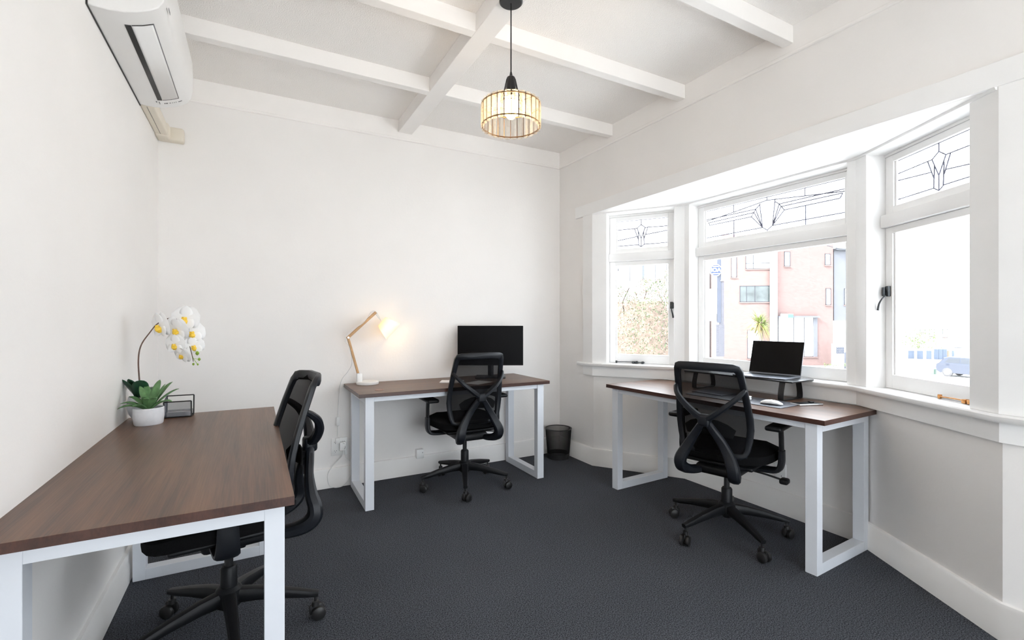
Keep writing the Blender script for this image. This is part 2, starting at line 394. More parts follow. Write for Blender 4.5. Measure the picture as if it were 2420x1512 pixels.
# ceiling beams
BZ = 2.727
k = 3
for y0 in (2.955, 2.225, 1.50, 0.775, 0.05, -0.675, -1.4):
    MB().box(XL + .009, XR - .009, y0, y0 + .058, BZ, ZC).build('trim_%d' % k, beam_m, kind='structure', smooth=False, bevel=.003); k += 1
MB().box(1.003, 1.113, YF, YB - .009, BZ - .001, ZC).build('trim_%d' % k, beam_m, kind='structure', smooth=False, bevel=.003); k += 1

# window board, apron, casings, posts
def along(a, b, d):
    a = Vector(a); b = Vector(b); return tuple(a + (b - a).normalized() * d)
MB().run([(XR, .50), D_, P2, P1, A_, (XR, 3.385)], [(.045, SILL - .028), (.050, SILL - .020), (.050, SILL - .006), (.045, SILL), (-.13, SILL), (-.13, SILL - .028)]).build('trim_%d' % k, trim_m, kind='structure'); k += 1
MB().run([(XR, .54), D_, P2, P1, A_, (XR, 3.335)], [(.0, .765), (.018, .765), (.018, SILL - .028), (0, SILL - .028)]).build('trim_%d' % k, trim_m, kind='structure', smooth=False, bevel=.002); k += 1
cs = [(0, SILL), (.02, SILL), (.02, HEAD), (0, HEAD)]
MB().run([along(A_, P1, .118), A_, (XR, 3.335)], cs).build('trim_%d' % k, trim_m, kind='structure', smooth=False, bevel=.002); k += 1
MB().run([(XR, .57), D_, along(D_, P2, .118)], cs).build('trim_%d' % k, trim_m, kind='structure', smooth=False, bevel=.002); k += 1
MB().box(XR - .022, XR, .45, 3.445, HEAD, 2.243).build('trim_%d' % k, trim_m, kind='structure', smooth=False, bevel=.003); k += 1
ps = [(.02, SILL), (.02, HEAD), (-.13, HEAD), (-.13, SILL)]
MB().run([along(P1, P2, .052), P1, along(P1, A_, .085)], ps).build('trim_%d' % k, trim_m, kind='structure', smooth=False, bevel=.003); k += 1
MB().run([along(P2, D_, .088), P2, along(P2, P1, .052)], ps).build('trim_%d' % k, trim_m, kind='structure', smooth=False, bevel=.003); k += 1
# scotia between lining board and window heads
MB().run([D_, P2, P1, A_], [(.0, HEAD), (.030, HEAD), (.026, HEAD - .010), (.006, HEAD - .016), (-.13, HEAD - .016), (-.13, HEAD)]).build('trim_%d' % k, trim_m, kind='structure'); k += 1

GT, GB = 2.080, 1.842      # leaded light, top and bottom of its glass
center_lines = [
 [(2.5, 2.082), (2.5, 1.836)], [(2.5, 2.002), (2.253, 2.027), (1.996, 2.058), (1.741, 2.029), (1.5, 2.003)],
 [(1.996, 2.091), (1.996, 2.058)], [(2.251, 2.08), (2.251, 2.026)], [(1.741, 2.082), (1.741, 2.029)],
 [(2.5, 1.874), (2.027, 1.877), (1.993, 1.854), (1.956, 1.879), (1.5, 1.878)],
 [(2.248, 1.967), (2.248, 1.842)], [(1.738, 1.967), (1.738, 1.842)], [(2.049, 2.047), (2.027, 1.876)], [(1.938, 2.05), (1.956, 1.879)],
 [(2.049, 2.037), (2.079, 2.014), (2.111, 1.967), (2.027, 1.876)], [(2.079, 2.014), (2.027, 1.876)], [(2.09, 1.992), (2.027, 1.876)],
 [(1.938, 2.037), (1.91, 2.014), (1.875, 1.967), (1.956, 1.879)], [(1.91, 2.014), (1.956, 1.879)], [(1.899, 1.992), (1.956, 1.879)],
 [(2.5, 2.014), (2.079, 2.014)], [(2.466, 1.988), (2.09, 1.993)], [(2.466, 1.990), (2.457, 1.967), (2.111, 1.967)],
 [(1.91, 2.014), (1.5, 2.018)], [(1.899, 1.994), (1.522, 1.996)], [(1.875, 1.967), (1.537, 1.968), (1.522, 1.996)], [(1.993, 1.854), (1.993, 1.842)]]
side_lines = [  # (u across, v down) of the small lights; u=1 is the end next to the centre window
 [(.48, 0), (.48, .17)], [(.48, .17), (.40, .29), (.0, .30)], [(.48, .17), (.56, .28), (1, .29)],
 [(.40, .29), (.48, .65), (.48, .95)], [(.56, .28), (.48, .65)], [(.35, .30), (.42, .66)], [(.61, .29), (.54, .66)],
 [(.42, .42), (.43, .88), (.48, .95), (.54, .87), (.53, .42)], [(0, .68), (.40, .58)], [(.57, .53), (1, .44)], [(0, .88), (.43, .87)], [(.54, .87), (1, .86)]]

def bay_window(idx, org, end, c0, c1, lines):
    """local x runs org->end, y outward, z up. c0/c1: width of the boards at either end"""
    a = Vector(org); b = Vector(end); L = (b - a).length; t = (b - a).normalized(); nrm = Vector((-t.y, t.x))
    if nrm.x < 0: nrm = -nrm
    M = Matrix(((t.x, nrm.x, 0, a.x), (t.y, nrm.y, 0, a.y), (0, 0, 1, 0), (0, 0, 0, 1)))
    root = bpy.data.objects.new('window_%d' % idx, None); COL.objects.link(root); root['kind'] = 'structure'
    root.matrix_world = M
    x0, x1 = c0, L - c1
    w = MB()
    if c0 > .1: w.box(x0 - .03, x0 - .0005, .001, .13, SILL, HEAD - .016)
    if c1 > .1: w.box(x1 + .0005, x1 + .03, .001, .13, SILL, HEAD - .016)
    w.box(x0, x1, .075, .13, HEAD - .030, HEAD - .016); w.build('jamb', trim_m, root, smooth=False, bevel=.002)
    MB().rbox(x0 + .001, x1 - .001, .052, .13, 1.735, 1.802, .004, 2).build('transom', trim_m, root)
    def sash(name, z0, z1, tr, br, sw):
        g = MB()
        g.box(x0 + .002, x0 + sw, .080, .118, z0, z1).box(x1 - sw, x1 - .002, .080, .118, z0, z1)
        g.box(x0 + sw, x1 - sw, .080, .118, z1 - tr, z1).box(x0 + sw, x1 - sw, .080, .118, z0, z0 + br)
        g.box(x0 + sw, x0 + sw + .010, .090, .112, z0 + br, z1 - tr).box(x1 - sw - .010, x1 - sw, .090, .112, z0 + br, z1 - tr)
        s = g.build(name, trim_m, root, smooth=False, bevel=.002)
        MB().box(x0 + sw - .003, x1 - sw + .003, .099, .103, z0 + br - .003, z1 - tr + .003).build('pane', glass_m, s, smooth=False)
        return s, x0 + sw + .006, x1 - sw - .006
    up, gx0, gx1 = sash('leaded_sash', 1.803, HEAD - .031, HEAD - .031 - GT, GB - 1.803, .056)
    sash('lower_sash', SILL + .002, 1.734, .034, .950 - SILL - .002, .050)
    cm = MB()
    def came(p, q, r=.0042 if idx == 1 else .0034 if idx == 2 else .0029):
        cm.tube([(p[0], .101, p[1]), (q[0], .101, q[1])], r, 5)
    for pl in lines:
        if idx == 2: pts = [(max(gx0, min(gx1, P1[1] - y)), min(z, GT)) for y, z in pl]
        else:
            pts = [((gx0 + (gx1 - gx0) * (u if idx == 1 else 1 - u)), GT - (GT - GB) * v) for u, v in pl]
        for i in range(len(pts) - 1): came(pts[i], pts[i + 1])
    for p, q in (((gx0, GB), (gx0, GT)), ((gx1, GB), (gx1, GT)), ((gx0, GT), (gx1, GT)), ((gx0, GB), (gx1, GB))): came(p, q)
    cm.build('lead_came', lead_m, up)
    mid = Vector((a.x + t.x * (x0 + x1) / 2 + nrm.x * .15, a.y + t.y * (x0 + x1) / 2 + nrm.y * .15, 1.5))
    portal(mid, x1 - x0, 1.26, (nrm.x, nrm.y, 0))
    return root, x0, x1
w1, a1, b1 = bay_window(1, A_, P1, .118, .085, side_lines)
w2, a2, b2 = bay_window(2, P1, P2, .052, .052, center_lines)
w3, a3, b3 = bay_window(3, P2, D_, .088, .118, side_lines)

# casement handles and stays
def handle(parent, x, z, sgn):
    h = MB(); h.rbox(x - .012, x + .012, .066, .082, z - .004, z + .052, .003, 2); h.rbox(x - .008 - sgn * .012, x + .008 - sgn * .012, .054, .070, z - .002, z + .046, .003, 2)
    h.build('latch_plate', iron_m, parent)
    pts = [(x, .060, z), (x - sgn * .004, .045, z - .018), (x - sgn * .012, .036, z - .045), (x - sgn * .018, .034, z - .078)]
    MB().sweep(spline(pts, 4), [(.009 + .006 * i / 12, .006 + .003 * i / 12) for i in range(13)], n=8).build('latch_lever', iron_m, parent)
handle(w1, b1 - .030, 1.335, -1)
handle(w3, a3 + .028, 1.370, 1)
def stay(parent, xs, m, name):
    x0, x1 = xs
    s = MB(); z = SILL + .012
    s.sweep([(x0, .055, z), (x0 + (x1 - x0) * .35, .050, z + .003), (x1, .056, z + .002)], [(.010, .006), (.007, .006), (.010, .006)], side=(0, 1, 0), n=8, p=3)
    s.lathe([(0, .010), (.008, .009), (.009, 0), (.007, -.010), (0, -.011)], 10, (x0, .056, z))
    for f in (.60, .72, .93):
        s.rbox(x0 + (x1 - x0) * f - .010, x0 + (x1 - x0) * f + .010, .044, .070, z - .010, z + .009, .003, 2)
    s.rbox(x0 + (x1 - x0) * .62, x0 + (x1 - x0) * .72, .060, .082, z - .008, z + .006, .002, 2)
    s.build(name, m, parent)
stay(w1, (a1 + .065, a1 + .30), iron_m, 'window_stay')
stay(w3, (b3 - .235, b3 - .015), brass_m, 'window_stay')

# unseen window behind the camera, enlarged to throw more daylight into the room
wf = struct('window_4', (0, 0, 0))
g = MB()
for x in (wx0, (wx0 + wx1) / 2 - .025, wx1 - .05): g.box(x, x + .05, YF - .10, YF - .04, wz0, wz1)
g.box(wx0, wx1, YF - .10, YF - .04, wz0, wz0 + .05).box(wx0, wx1, YF - .10, YF - .04, wz1 - .05, wz1); g.build('sash', trim_m, wf, smooth=False)
MB().box(wx0, wx1, YF - .072, YF - .068, wz0, wz1).build('pane', glass_m, wf, smooth=False)
portal(((wx0 + wx1) / 2, YF - .14, (wz0 + wz1) / 2), wx1 - wx0, wz1 - wz0, (0, -1, 0))

# ------------------------------------------------------------------ desks
DZ = 0.763
def make_desk(label, loc, rz, L, D, inset=.043):
    t = thing('office_desk', label, 'desk', loc, rz, None)
    MB().box(-L / 2, L / 2, -D / 2, D / 2, DZ - .0245, DZ - .0004).build('edge_band', edge_m, t, smooth=False, bevel=.0008)
    MB().box(-L / 2 + .0006, L / 2 - .0006, -D / 2 + .0006, D / 2 - .0006, DZ - .0010, DZ).build('desk_top', top_m, t, smooth=False)
    zt = DZ - .0247; pw, pd, bh = .056, .050, .052
    for s in (-1, 1):
        xo = s * (L / 2 - inset); x0, x1 = sorted((xo, xo - s * pw)); y0, y1 = -D / 2 + .022, D / 2 - .035
        f = thing_part('leg_frame', t)
        MB().box(x0, x1, y0, y0 + pd, 0, zt).build('front_post', desk_w, f, smooth=False, bevel=.0015)
        MB().box(x0, x1, y1 - pd, y1, 0, zt).build('back_post', desk_w, f, smooth=False, bevel=.0015)
        MB().box(x0, x1, y0 + pd, y1 - pd, 0, bh).build('floor_bar', desk_w, f, smooth=False, bevel=.0015)
        MB().box(x0, x1, y0 + pd, y1 - pd, zt - .045, zt).build('top_bar', desk_w, f, smooth=False, bevel=.0015)
    xa = L / 2 - inset - pw
    MB().box(-xa + .001, xa - .001, -D / 2 + .026, -D / 2 + .056, zt - .033, zt).build('rail', desk_w, t, smooth=False, bevel=.0015)
    MB().box(-xa + .001, xa - .001, D / 2 - .069, D / 2 - .039, zt - .033, zt).build('rail', desk_w, t, smooth=False, bevel=.0015)
    if L > 1.5: return t
    g = MB(); g.ring((-L / 2 + .16 if L < 1.5 else L / 2 - .16, -D / 2 + .14 if L < 1.5 else D / 2 - .1, DZ + .0008), .028, .003, 24, 6)
    g.lathe([(0, .0015), (.027, .0015), (.028, 0)], 24, (-L / 2 + .16 if L < 1.5 else L / 2 - .16, -D / 2 + .14 if L < 1.5 else D / 2 - .1, DZ))
    g.build('cable_grommet', grom_m, t)
    return t
def thing_part(name, parent):
    o = bpy.data.objects.new(name, None); COL.objects.link(o); o.parent = parent; o.empty_display_size = .05; return o
desk_l = make_desk('walnut-topped desk with white frame along the left wall, in the foreground', (-.221, 2.162, 0), PI / 2, 1.510, .636)
desk_b = make_desk('walnut-topped desk with white frame against the back wall, under the lamp and monitor', (1.3165, 3.412, 0), 0, 1.452, .590)
desk_r = make_desk('walnut-topped desk with white frame standing in the bay below the windows', (2.629, 2.013, 0), math.radians(-87.5), 1.502, .590)

# ------------------------------------------------------------------ office chairs
def lerp(a, b, t): return a + (b - a) * t
def back_y(z):      # depth of the backrest line at height z
    t = (z - .50) / .51
    return -.200 - .092 * t + .02 * math.sin(PI * min(1, max(0, t * 1.1)))
OUT = [(.150, .500), (.176, .512), (.190, .545), (.203, .60), (.210, .66), (.209, .72), (.203, .79), (.196, .87), (.190, .94), (.186, .975), (.172, 1.003), (.145, 1.012), (.07, 1.016)]
def make_chair(label, loc, heading, base_deg):
    """local +y is the way the sitter faces"""
    t = thing('office_chair', label, 'chair', loc, heading)
    # seat cushion
    s = bmesh.new(); bmesh.ops.create_cube(s, size=1.0)
    bmesh.ops.subdivide_edges(s, edges=list(s.edges), cuts=7, use_grid_fill=True)
    for v in s.verts:
        x, y, z = v.co * 2
        e = 3.6
        d = max(1e-6, (abs(x) ** e + abs(y) ** e) ** (1 / e)); m = max(abs(x), abs(y))
        sc = m / d if m > 0 else 1
        X, Y = x * sc, y * sc
        rr = min(1, max(abs(x), abs(y)))
        zz = z * math.sqrt(max(0, 1 - max(0, rr - .72) ** 2 / .10)) if rr > .72 else z
        drop = -.028 * max(0, Y - .55) ** 1.0 / .45
        v.co = Vector((X * (.250 - .012 * max(0, -Y)), .042 + Y * .232, .489 + zz * .048 + (drop if z > 0 else drop * .7)))
    b = MB(); b.bm.free(); b.bm = s
    b.build('seat', black_f, t, angle=60)
    # hard shell beneath the seat
    MB().rbox(-.190, .190, -.150, .200, .428, .450, .010, 3).build('seat_shell', black_p, t)
    # backrest frame: closed loop with a mitred bar
    right = OUT; loop = [(x, z) for x, z in right] + [(-x, z) for x, z in reversed(right)]
    pts = [Vector((x, back_y(z) + .055 * (1 - (x / .2) ** 2) * -1 + .02, z)) for x, z in loop]
    n = len(pts); fb = MB(); v = []; f = []; K = 8
    for i, q in enumerate(pts):
        tn = (pts[(i + 1) % n] - pts[i - 1]).normalized(); inn = Vector((0, 1, 0)).cross(tn).normalized()
        u = tn.cross(inn).normalized()
        zt = q.z
        wdt = .030 + .010 * max(0, min(1, (zt - .93) / .07)) + (.004 if zt > .6 else 0)
        dep = .024
        for k in range(K):
            a = 2 * PI * (k + .5) / K; c, d = math.cos(a), math.sin(a); e = .55
            v.append(q - inn * (wdt / 2) + inn * (wdt / 2) * math.copysign(abs(c) ** e, c) * 1 + u * dep / 2 * math.copysign(abs(d) ** e, d))
    for i in range(n):
        for k in range(K):
            f.append((i * K + k, ((i + 1) % n) * K + k, ((i + 1) % n) * K + (k + 1) % K, i * K + (k + 1) % K))
    fb._add(v, f); fr = fb.build('back_frame', black_s, t, angle=50)
    # mesh panel stretched in it
    mm = MB(); rows = []; v = []; f = []; NX = 10
    zz = [.505 + i * (1.000 - .505) / 18 for i in range(19)]
    def half(z):
        for (x0, z0), (x1, z1) in zip(OUT, OUT[1:]):
            if z0 <= z <= z1: return lerp(x0, x1, (z - z0) / (z1 - z0 + 1e-9))
        return .15
    for z in zz:
        hw = half(z) - .012
        for k in range(NX + 1):
            x = -hw + 2 * hw * k / NX
            v.append((x, back_y(z) + .055 * (1 - (x / .2) ** 2) * -1 + .028, z))
    for i in range(len(zz) - 1):
        for k in range(NX):
            a = i * (NX + 1) + k; f.append((a, a + 1, a + NX + 2, a + NX + 1))
    mm._add(v, f); mm.build('back_mesh', mesh_m, t, angle=80)
    # lumbar pad behind the mesh
    lb = MB()
    lb.sweep([(x, back_y(.66) - .055 * (1 - (x / .2) ** 2) + .004, .665 - .03 * (x / .13) ** 2) for x in (-.13, -.09, -.045, 0, .045, .09, .13)], [(.05, .008), (.075, .010), (.085, .012), (.085, .012), (.085, .012), (.075, .010), (.05, .008)], side=(0, 0, 1), n=8, p=3)
    lb.rbox(-.03, .03, back_y(.66) - .085, back_y(.66) - .055, .645, .685, .006, 2)
    lb.build('lumbar_pad', black_f, t)
    # X-shaped spine: hub, two upper arms, two lower arms curling under the seat
    hub = Vector((0, -.395, .685))
    MB().rbox(-.032, .032, -.330, -.276, .672, .736, .014, 3).build('spine_hub', black_s, t)
    for sx in (-1, 1):
        up = spline([(sx * .012, -.305, .710), (sx * .060, -.314, .744), (sx * .115, -.313, .790), (sx * .158, -.296, .832), (sx * .180, -.266, .862), (sx * .186, -.247, .874)], 4)
        m_ = len(up)
        MB().sweep(up, [(.050 - .030 * i / m_, .036 - .018 * i / m_) for i in range(m_)], side=(0, 1, 0), n=8, p=2.6).build('spine_arm', black_s, t)
        lo = spline([(sx * .010, -.301, .698), (sx * .042, -.291, .650), (sx * .078, -.280, .595), (sx * .115, -.280, .530), (sx * .140, -.290, .475), (sx * .144, -.283, .436), (sx * .134, -.248, .408), (sx * .112, -.190, .394), (sx * .085, -.110, .392)], 4)
        m_ = len(lo)
        MB().sweep(lo, [(.034 + .030 * min(1, i / (m_ * .5)), .036 + .024 * math.sin(PI * min(1, max(0, i / m_ - .25) / .7))) for i in range(m_)], side=(1, 0, 0), n=10, p=2.8).build('spine_arm', black_s, t)
    # tilt mechanism
    g = MB(); g.rbox(-.115, .115, -.17, .10, .372, .428, .020, 3); g.rbox(-.06, .06, -.055, .055, .345, .376, .010, 2)
    g.build('tilt_mechanism', black_p, t)
    MB().tube([(.10, .03, .392), (.20, .035, .382), (.275, .04, .370)], .0055, 8).build('lift_lever', black_m, t)
    MB().rbox(.268, .312, .012, .068, .350, .380, .011, 3).build('lever_knob', black_p, t)
    MB().lathe([(0, .385), (.030, .385), (.034, .415), (.030, .430), (0, .430)], 18, (.0, .145, 0)).build('tension_knob', black_p, t)
    # armrests
    for sx in (-1, 1):
        br = spline([(sx * .13, .030, .414), (sx * .215, .030, .414), (sx * .262, .030, .424), (sx * .278, .030, .462), (sx * .279, .030, .530)], 4)
        MB().sweep(br, [(.095 - .030 * i / len(br), .030) for i in range(len(br))], side=(0, 1, 0), n=12, p=2.6).build('arm_bracket', black_s, t)
        MB().sweep([(sx * .279, .030, .50), (sx * .279, .024, .60), (sx * .278, .018, .655)], (.048, .020), side=(0, 1, 0), n=10, p=3).build('arm_post', black_p, t)
        MB().rbox(sx * .272 - .042, sx * .272 + .042, -.100, .145, .652, .679, .012, 3).build('arm_pad', black_p, t)
    # column
    MB().lathe([(0, .255), (.0155, .255), (.0155, .375), (0, .375)], 18).build('gas_rod', black_m, t)
    MB().lathe([(0, .10), (.024, .10), (.026, .13), (.030, .15), (.0295, .262), (.024, .270), (0, .270)], 22).build('column_sleeve', black_p, t)
    MB().lathe([(0, .105), (.030, .105), (.046, .118), (.050, .150), (.046, .178), (.034, .190), (0, .190)], 22).build('base_hub', black_p, t)
    R0 = .318
    for i in range(5):
        a = math.radians(base_deg + 72 * i) - heading
        lg = MB().sweep([(.030, 0, .150), (.10, 0, .146), (.20, 0, .130), (.285, 0, .112), (.330, 0, .104)],
                        [(.052, .060), (.046, .052), (.040, .040), (.034, .030), (.030, .022)], side=(0, 1, 0), n=10, p=3.2).build('base_leg', black_p, t, rot=(0, 0, a))
        MB().lathe([(0, .072), (.006, .072), (.006, .108), (0, .108)], 10, (R0, 0, 0)).build('caster_stem', black_m, lg)
        tw = random.uniform(0, PI); Rz = Matrix.Rotation(tw, 3, 'Z'); c = MB()
        for sg in (-1, 1):
            A = Rz @ Matrix.Rotation(PI / 2, 3, 'X')
            c.lathe([(0, -.011), (.020, -.011), (.0265, -.007), (.028, 0), (.0265, .007), (.020, .011), (0, .011)], 20, Vector((R0, 0, .028)) + Rz @ Vector((0.012, sg * .0165, 0)), A)
        c.rbox(-.024, .028, -.006, .006, .022, .062, .005, 2, R=Matrix.Translation((R0, 0, 0)) @ Rz.to_4x4())
        c.lathe([(0, .056), (.016, .056), (.014, .074), (0, .076)], 12, (R0, 0, 0))
        c.build('caster', dgrey_p, lg)
    return t
make_chair('black mesh office chair tucked sideways under the foreground left desk', (-.087, 2.179, 0), math.radians(98), 60)
make_chair('black mesh office chair pulled up to the desk at the back wall', (1.385, 3.272, 0), math.radians(-1), 32)
make_chair('black mesh office chair at the bay-window desk, back towards the room', (2.410, 1.808, 0), math.radians(-74), 32)

# ------------------------------------------------------------------ things on the back desk
# monitor
mr = thing('computer_monitor', 'wide black computer monitor on the back-wall desk', 'monitor', (1.735, 3.545, DZ), -TH)
MB().rbox(-.2700, .2700, -.066, -.048, .104, .430, .004, 2).build('bezel', black_p, mr)
MB().box(-.266, .266, -.0668, -.0655, .112, .4265).build('screen', screen_m, mr, smooth=False)
MB().rbox(-.16, .16, -.050, -.020, .16, .36, .012, 3).build('back_housing', black_p, mr)
MB().sweep([(0, .018, .006), (0, .016, .12), (0, .0, .24)], (.050, .020), side=(1, 0, 0), n=8, p=4).build('neck', black_m, mr)
MB().rbox(-.125, .125, -.10, .085, 0, .010, .004, 2).build('foot', black_m, mr)

# desk lamp
ly = 3.600
lt = thing('desk_lamp', 'lit desk lamp with jointed wooden arm, white base and shade, on the back-wall desk', 'lamp', (0, 0, 0))
MB().lathe([(0, DZ), (.078, DZ), (.081, DZ + .004), (.081, DZ + .018), (.076, DZ + .023), (0, DZ + .024)], 40, (.742, ly, 0)).build('base', white_p, lt)
MB().rbox(.665, .685, ly - .016, ly + .016, DZ + .020, DZ + .086, .003, 2).build('hinge', alu_l, lt)
MB().rbox(.664, .702, ly - .018, ly - .013, DZ + .020, DZ + .082, .003, 2).build('hinge', white_p, lt)
e0 = Vector((.683, ly, DZ + .050)); e1 = Vector((.603, ly, 1.112)); e2 = Vector((.797, ly, 1.292))
MB().sweep([e0, e1], (.026, .017), side=(0, 1, 0), n=8, p=5).build('lower_arm', wood_l, lt)
d = (e2 - e1).normalized()
MB().sweep([e1 - d * .01, e2 + d * .012], (.026, .019), side=(0, 1, 0), n=8, p=5).build('upper_arm', wood_l, lt)
MB().lathe([(0, -.018), (.007, -.018), (.007, .018), (0, .018)], 10, e1, Matrix.Rotation(PI / 2, 3, 'X')).build('wing_nut', alu_l, lt)
ax = Vector((.125, -.03, -.115)).normalized()
sc_ = Vector((.882, ly - .03, 1.192))
A = ax.to_track_quat('Z', 'Y').to_matrix()
sh = MB(); sh.lathe([(.044, -.056), (.0445, -.056), (.078, .056), (.0773, .056)], 30, sc_, A); sh.build('shade', shade_m, lt, angle=60, solid=.0008)
MB().tube([e2, e2 + Vector((.012, -.005, -.012)), sc_ - ax * .050], .006, 8).build('socket_holder', white_p, lt)
MB().lathe([(0, -.045), (.013, -.045), (.014, -.012), (0, -.012)], 14, sc_, A).build('socket', white_p, lt)
MB().lathe([(0, -.014), (.012, -.012), (.020, .005), (.023, .018), (.019, .032), (.009, .040), (0, .042)], 16, sc_, A).build('bulb', bulb_m, lt)
pl = bpy.data.lights.new('lamp_glow', 'POINT'); pl.energy = 0.6; pl.color = (1.0, .68, .36); pl.shadow_soft_size = .022
po = bpy.data.objects.new('lamp_glow', pl); COL.objects.link(po); po.parent = lt; po.location = sc_ + ax * .030
# thin flex that follows the arms, then drops to the socket
fl = spline([sc_ - ax * .055, (.800, ly - .03, 1.300), (.765, ly - .03, 1.302), (.745, ly - .02, 1.270), (.700, ly - .02, 1.215), (.600, ly - .02, 1.145), (.580, ly - .02, 1.085), (.606, ly - .02, 1.050), (.635, ly + .02, .93), (.612, ly + .05, .860), (.572, ly + .070, .800), (.556, 3.700, .690), (.548, 3.702, .52)], 5)
MB().tube(fl, .0022, 6).build('flex', cord_m, lt)
MB().rbox(.535, .561, 3.690, 3.712, .455, .520, .006, 2).build('inline_switch', white_p, lt)
MB().tube(spline([(.548, 3.702, .458), (.546, 3.702, .41), (.545, 3.700, .372)], 4), .0022, 6).build('flex', cord_m, lt)

nb = thing('notebook', 'thin white notebook lying by the chair on the back-wall desk', 'notebook', (1.335, 3.405, DZ), math.radians(-28))
MB().box(-.085, .085, -.07, .07, .0005, .006).build('page_block', paper_m, nb, smooth=False)
MB().box(-.0865, .0865, -.0715, .0715, .006, .0072).build('cover', paper_m, nb, smooth=False)
tag(MB().box(-.10, .10, -.07, .07, .0004, .0012).build('paper_sheet', paper_m, loc=(1.50, 3.28, DZ), rot=(0, 0, .5), smooth=False), 'loose white paper sheet seen through the back-desk chair mesh', 'paper')

# waste bin
bn = thing('waste_bin', 'black wire mesh waste bin in the corner beside the back desk', 'bin', (2.415, 3.545, 0))
MB().lathe([(.098, .012), (.118, .262)], 40).build('mesh_wall', binmesh_m, bn)
MB().lathe([(0, .004), (.097, .004), (.100, .0), (.101, .045), (.099, .046), (.097, .010), (0, .010)], 40).build('base', black_m, bn)
MB().ring((0, 0, .264), .119, .0042, 40, 8).build('rim', black_m, bn)
MB().tube([(.098, -.005, .02), (.117, -.005, .262)], .0035, 6).build('seam', black_m, bn)
tag(MB().rbox(-.022, .022, -.014, .014, 0, .014, .004, 2).build('crumpled_wrapper', blue_p, loc=(2.395, 3.50, .012), rot=(.2, .1, .6)), 'crumpled blue wrapper at the bottom of the waste bin', 'rubbish')
tag(MB().box(-.018, .018, -.006, .006, 0, .003).build('paper_scrap', paper_m, loc=(2.43, 3.482, .014), rot=(.1, -.25, .5), smooth=False), 'small white paper scrap at the bottom of the waste bin', 'rubbish')

# sockets
def socket(label, x, z, w_, h_, n, name='wall_socket'):
    t = thing(name, label, 'socket', (x, YB, z))
    MB().rbox(-w_ / 2, w_ / 2, -.011, 0, -h_ / 2, h_ / 2, .003, 2).build('face_plate', white_p, t)
    return t
so = socket('white double wall socket with plugs left of the back desk', .560, .297, .115, .130, 2)
for zz_ in (.032, -.032):
    for dx in (-.028, .028):
        g = MB()
        for a in (-.5, .5): g.box(dx + a * .014 - .001, dx + a * .014 + .001, -.0116, -.0105, zz_ - .001, zz_ + .007)
        g.box(dx - .001, dx + .001, -.0116, -.0105, zz_ - .010, zz_ - .003); g.build('pin_slot', seam_m, so, smooth=False)
MB().rbox(-.006, .002, -.014, -.010, .044, .056, .001, 2).build('rocker_switch', white_p, so)
pg = thing('power_plug', 'white plug of the lamp flex in the socket', 'plug', (.545, YB - .012, .345))
MB().rbox(-.016, .016, -.030, 0, -.020, .022, .006, 2).build('plug_body', white_p, pg)
pg = thing('charger_plug', 'white charger block with cables in the double wall socket', 'plug', (.580, YB - .012, .305))
MB().rbox(-.022, .022, -.036, 0, -.034, .028, .006, 2).build('plug_body', white_p, pg)
for q in ([(.0, -.030, .0), (.012, -.036, -.022), (.014, -.034, .012), (.0, -.038, .020)],): MB().tube(spline(q, 4), .0018, 6).build('cable_end', grey_mk, pg)
tag(MB().tube(spline([(.585, 3.690, .275), (.58, 3.688, .235), (.55, 3.690, .200), (.50, 3.690, .150), (.475, 3.688, .100), (.485, 3.686, .030), (.52, 3.684, .006), (.575, 3.684, .006), (.620, 3.686, .040), (.645, 3.688, .100), (.650, 3.690, .150), (.632, 3.690, .185), (.605, 3.689, .215), (.596, 3.687, .268)], 6), .0026, 6).build('charging_cable', cord_m), 'white charging cable hanging in a loop below the double wall socket', 'cable')
jb = thing('junction_box', 'small white junction box on the skirting under the back desk', 'socket', (1.172, YB - .0, .165))
MB().rbox(-.030, .030, -.045, 0, -.036, .036, .005, 2).build('box_body', white_p, jb)
MB().lathe([(0, -.0465), (.003, -.0465), (.003, -.044), (0, -.044)], 8, (.018, 0, .010), Matrix.Rotation(PI / 2, 3, 'X') @ Matrix.Scale(-1, 3, (0, 0, 1))).build('screw', seam_m, jb)
tr_ = thing('wall_socket', 'white wall socket low on the bay wall behind the window-desk chair', 'socket', (P1[0], 1.835, .262))
MB().rbox(-.010, 0, -.036, .036, -.058, .058, .003, 2).build('face_plate', white_p, tr_)
for zz_ in (.022, -.022):
    MB().box(-.0108, -.0095, -.010, -.007, zz_ - .004, zz_ + .004).build('pin_slot', seam_m, tr_, smooth=False)

# ------------------------------------------------------------------ things on the left desk
def leaf(L, Wd, lift, droop, fold=.25, n=9, tip=1.0):
    """ribbon leaf from the origin along +x; returns vertex grid"""
    v = []; f = []
    for i in range(n + 1):
        t = i / n; x = L * (t * (1 - .12 * droop * t)); z = L * (lift * t - droop * t * t)
        wd = Wd / 2 * (math.sin(PI * min(1, t * .92 + .07)) ** .75) * (1 if t < .999 else .06)
        for k, s in enumerate((-1, -.5, 0, .5, 1)):
            v.append((x, s * wd, z + abs(s) ** 1.3 * wd * fold * 2 * .5))
    for i in range(n):
        for k in range(4):
            a = i * 5 + k; f.append((a, a + 1, a + 6, a + 5))
    return v, f
orc = thing('potted_orchid', 'white flowering orchid in a round white bowl pot in the left corner', 'plant', (-.472, 2.835, DZ))
MB().lathe([(0, 0), (.030, 0), (.034, .006), (.048, .030), (.056, .062), (.055, .092), (.050, .112), (.047, .112), (.051, .090), (.046, .088), (0, .090)], 32).build('bowl_pot', ceramic, orc)
MB().lathe([(0, .093), (.030, .094), (.048, .090)], 20).build('soil', soil_m, orc)
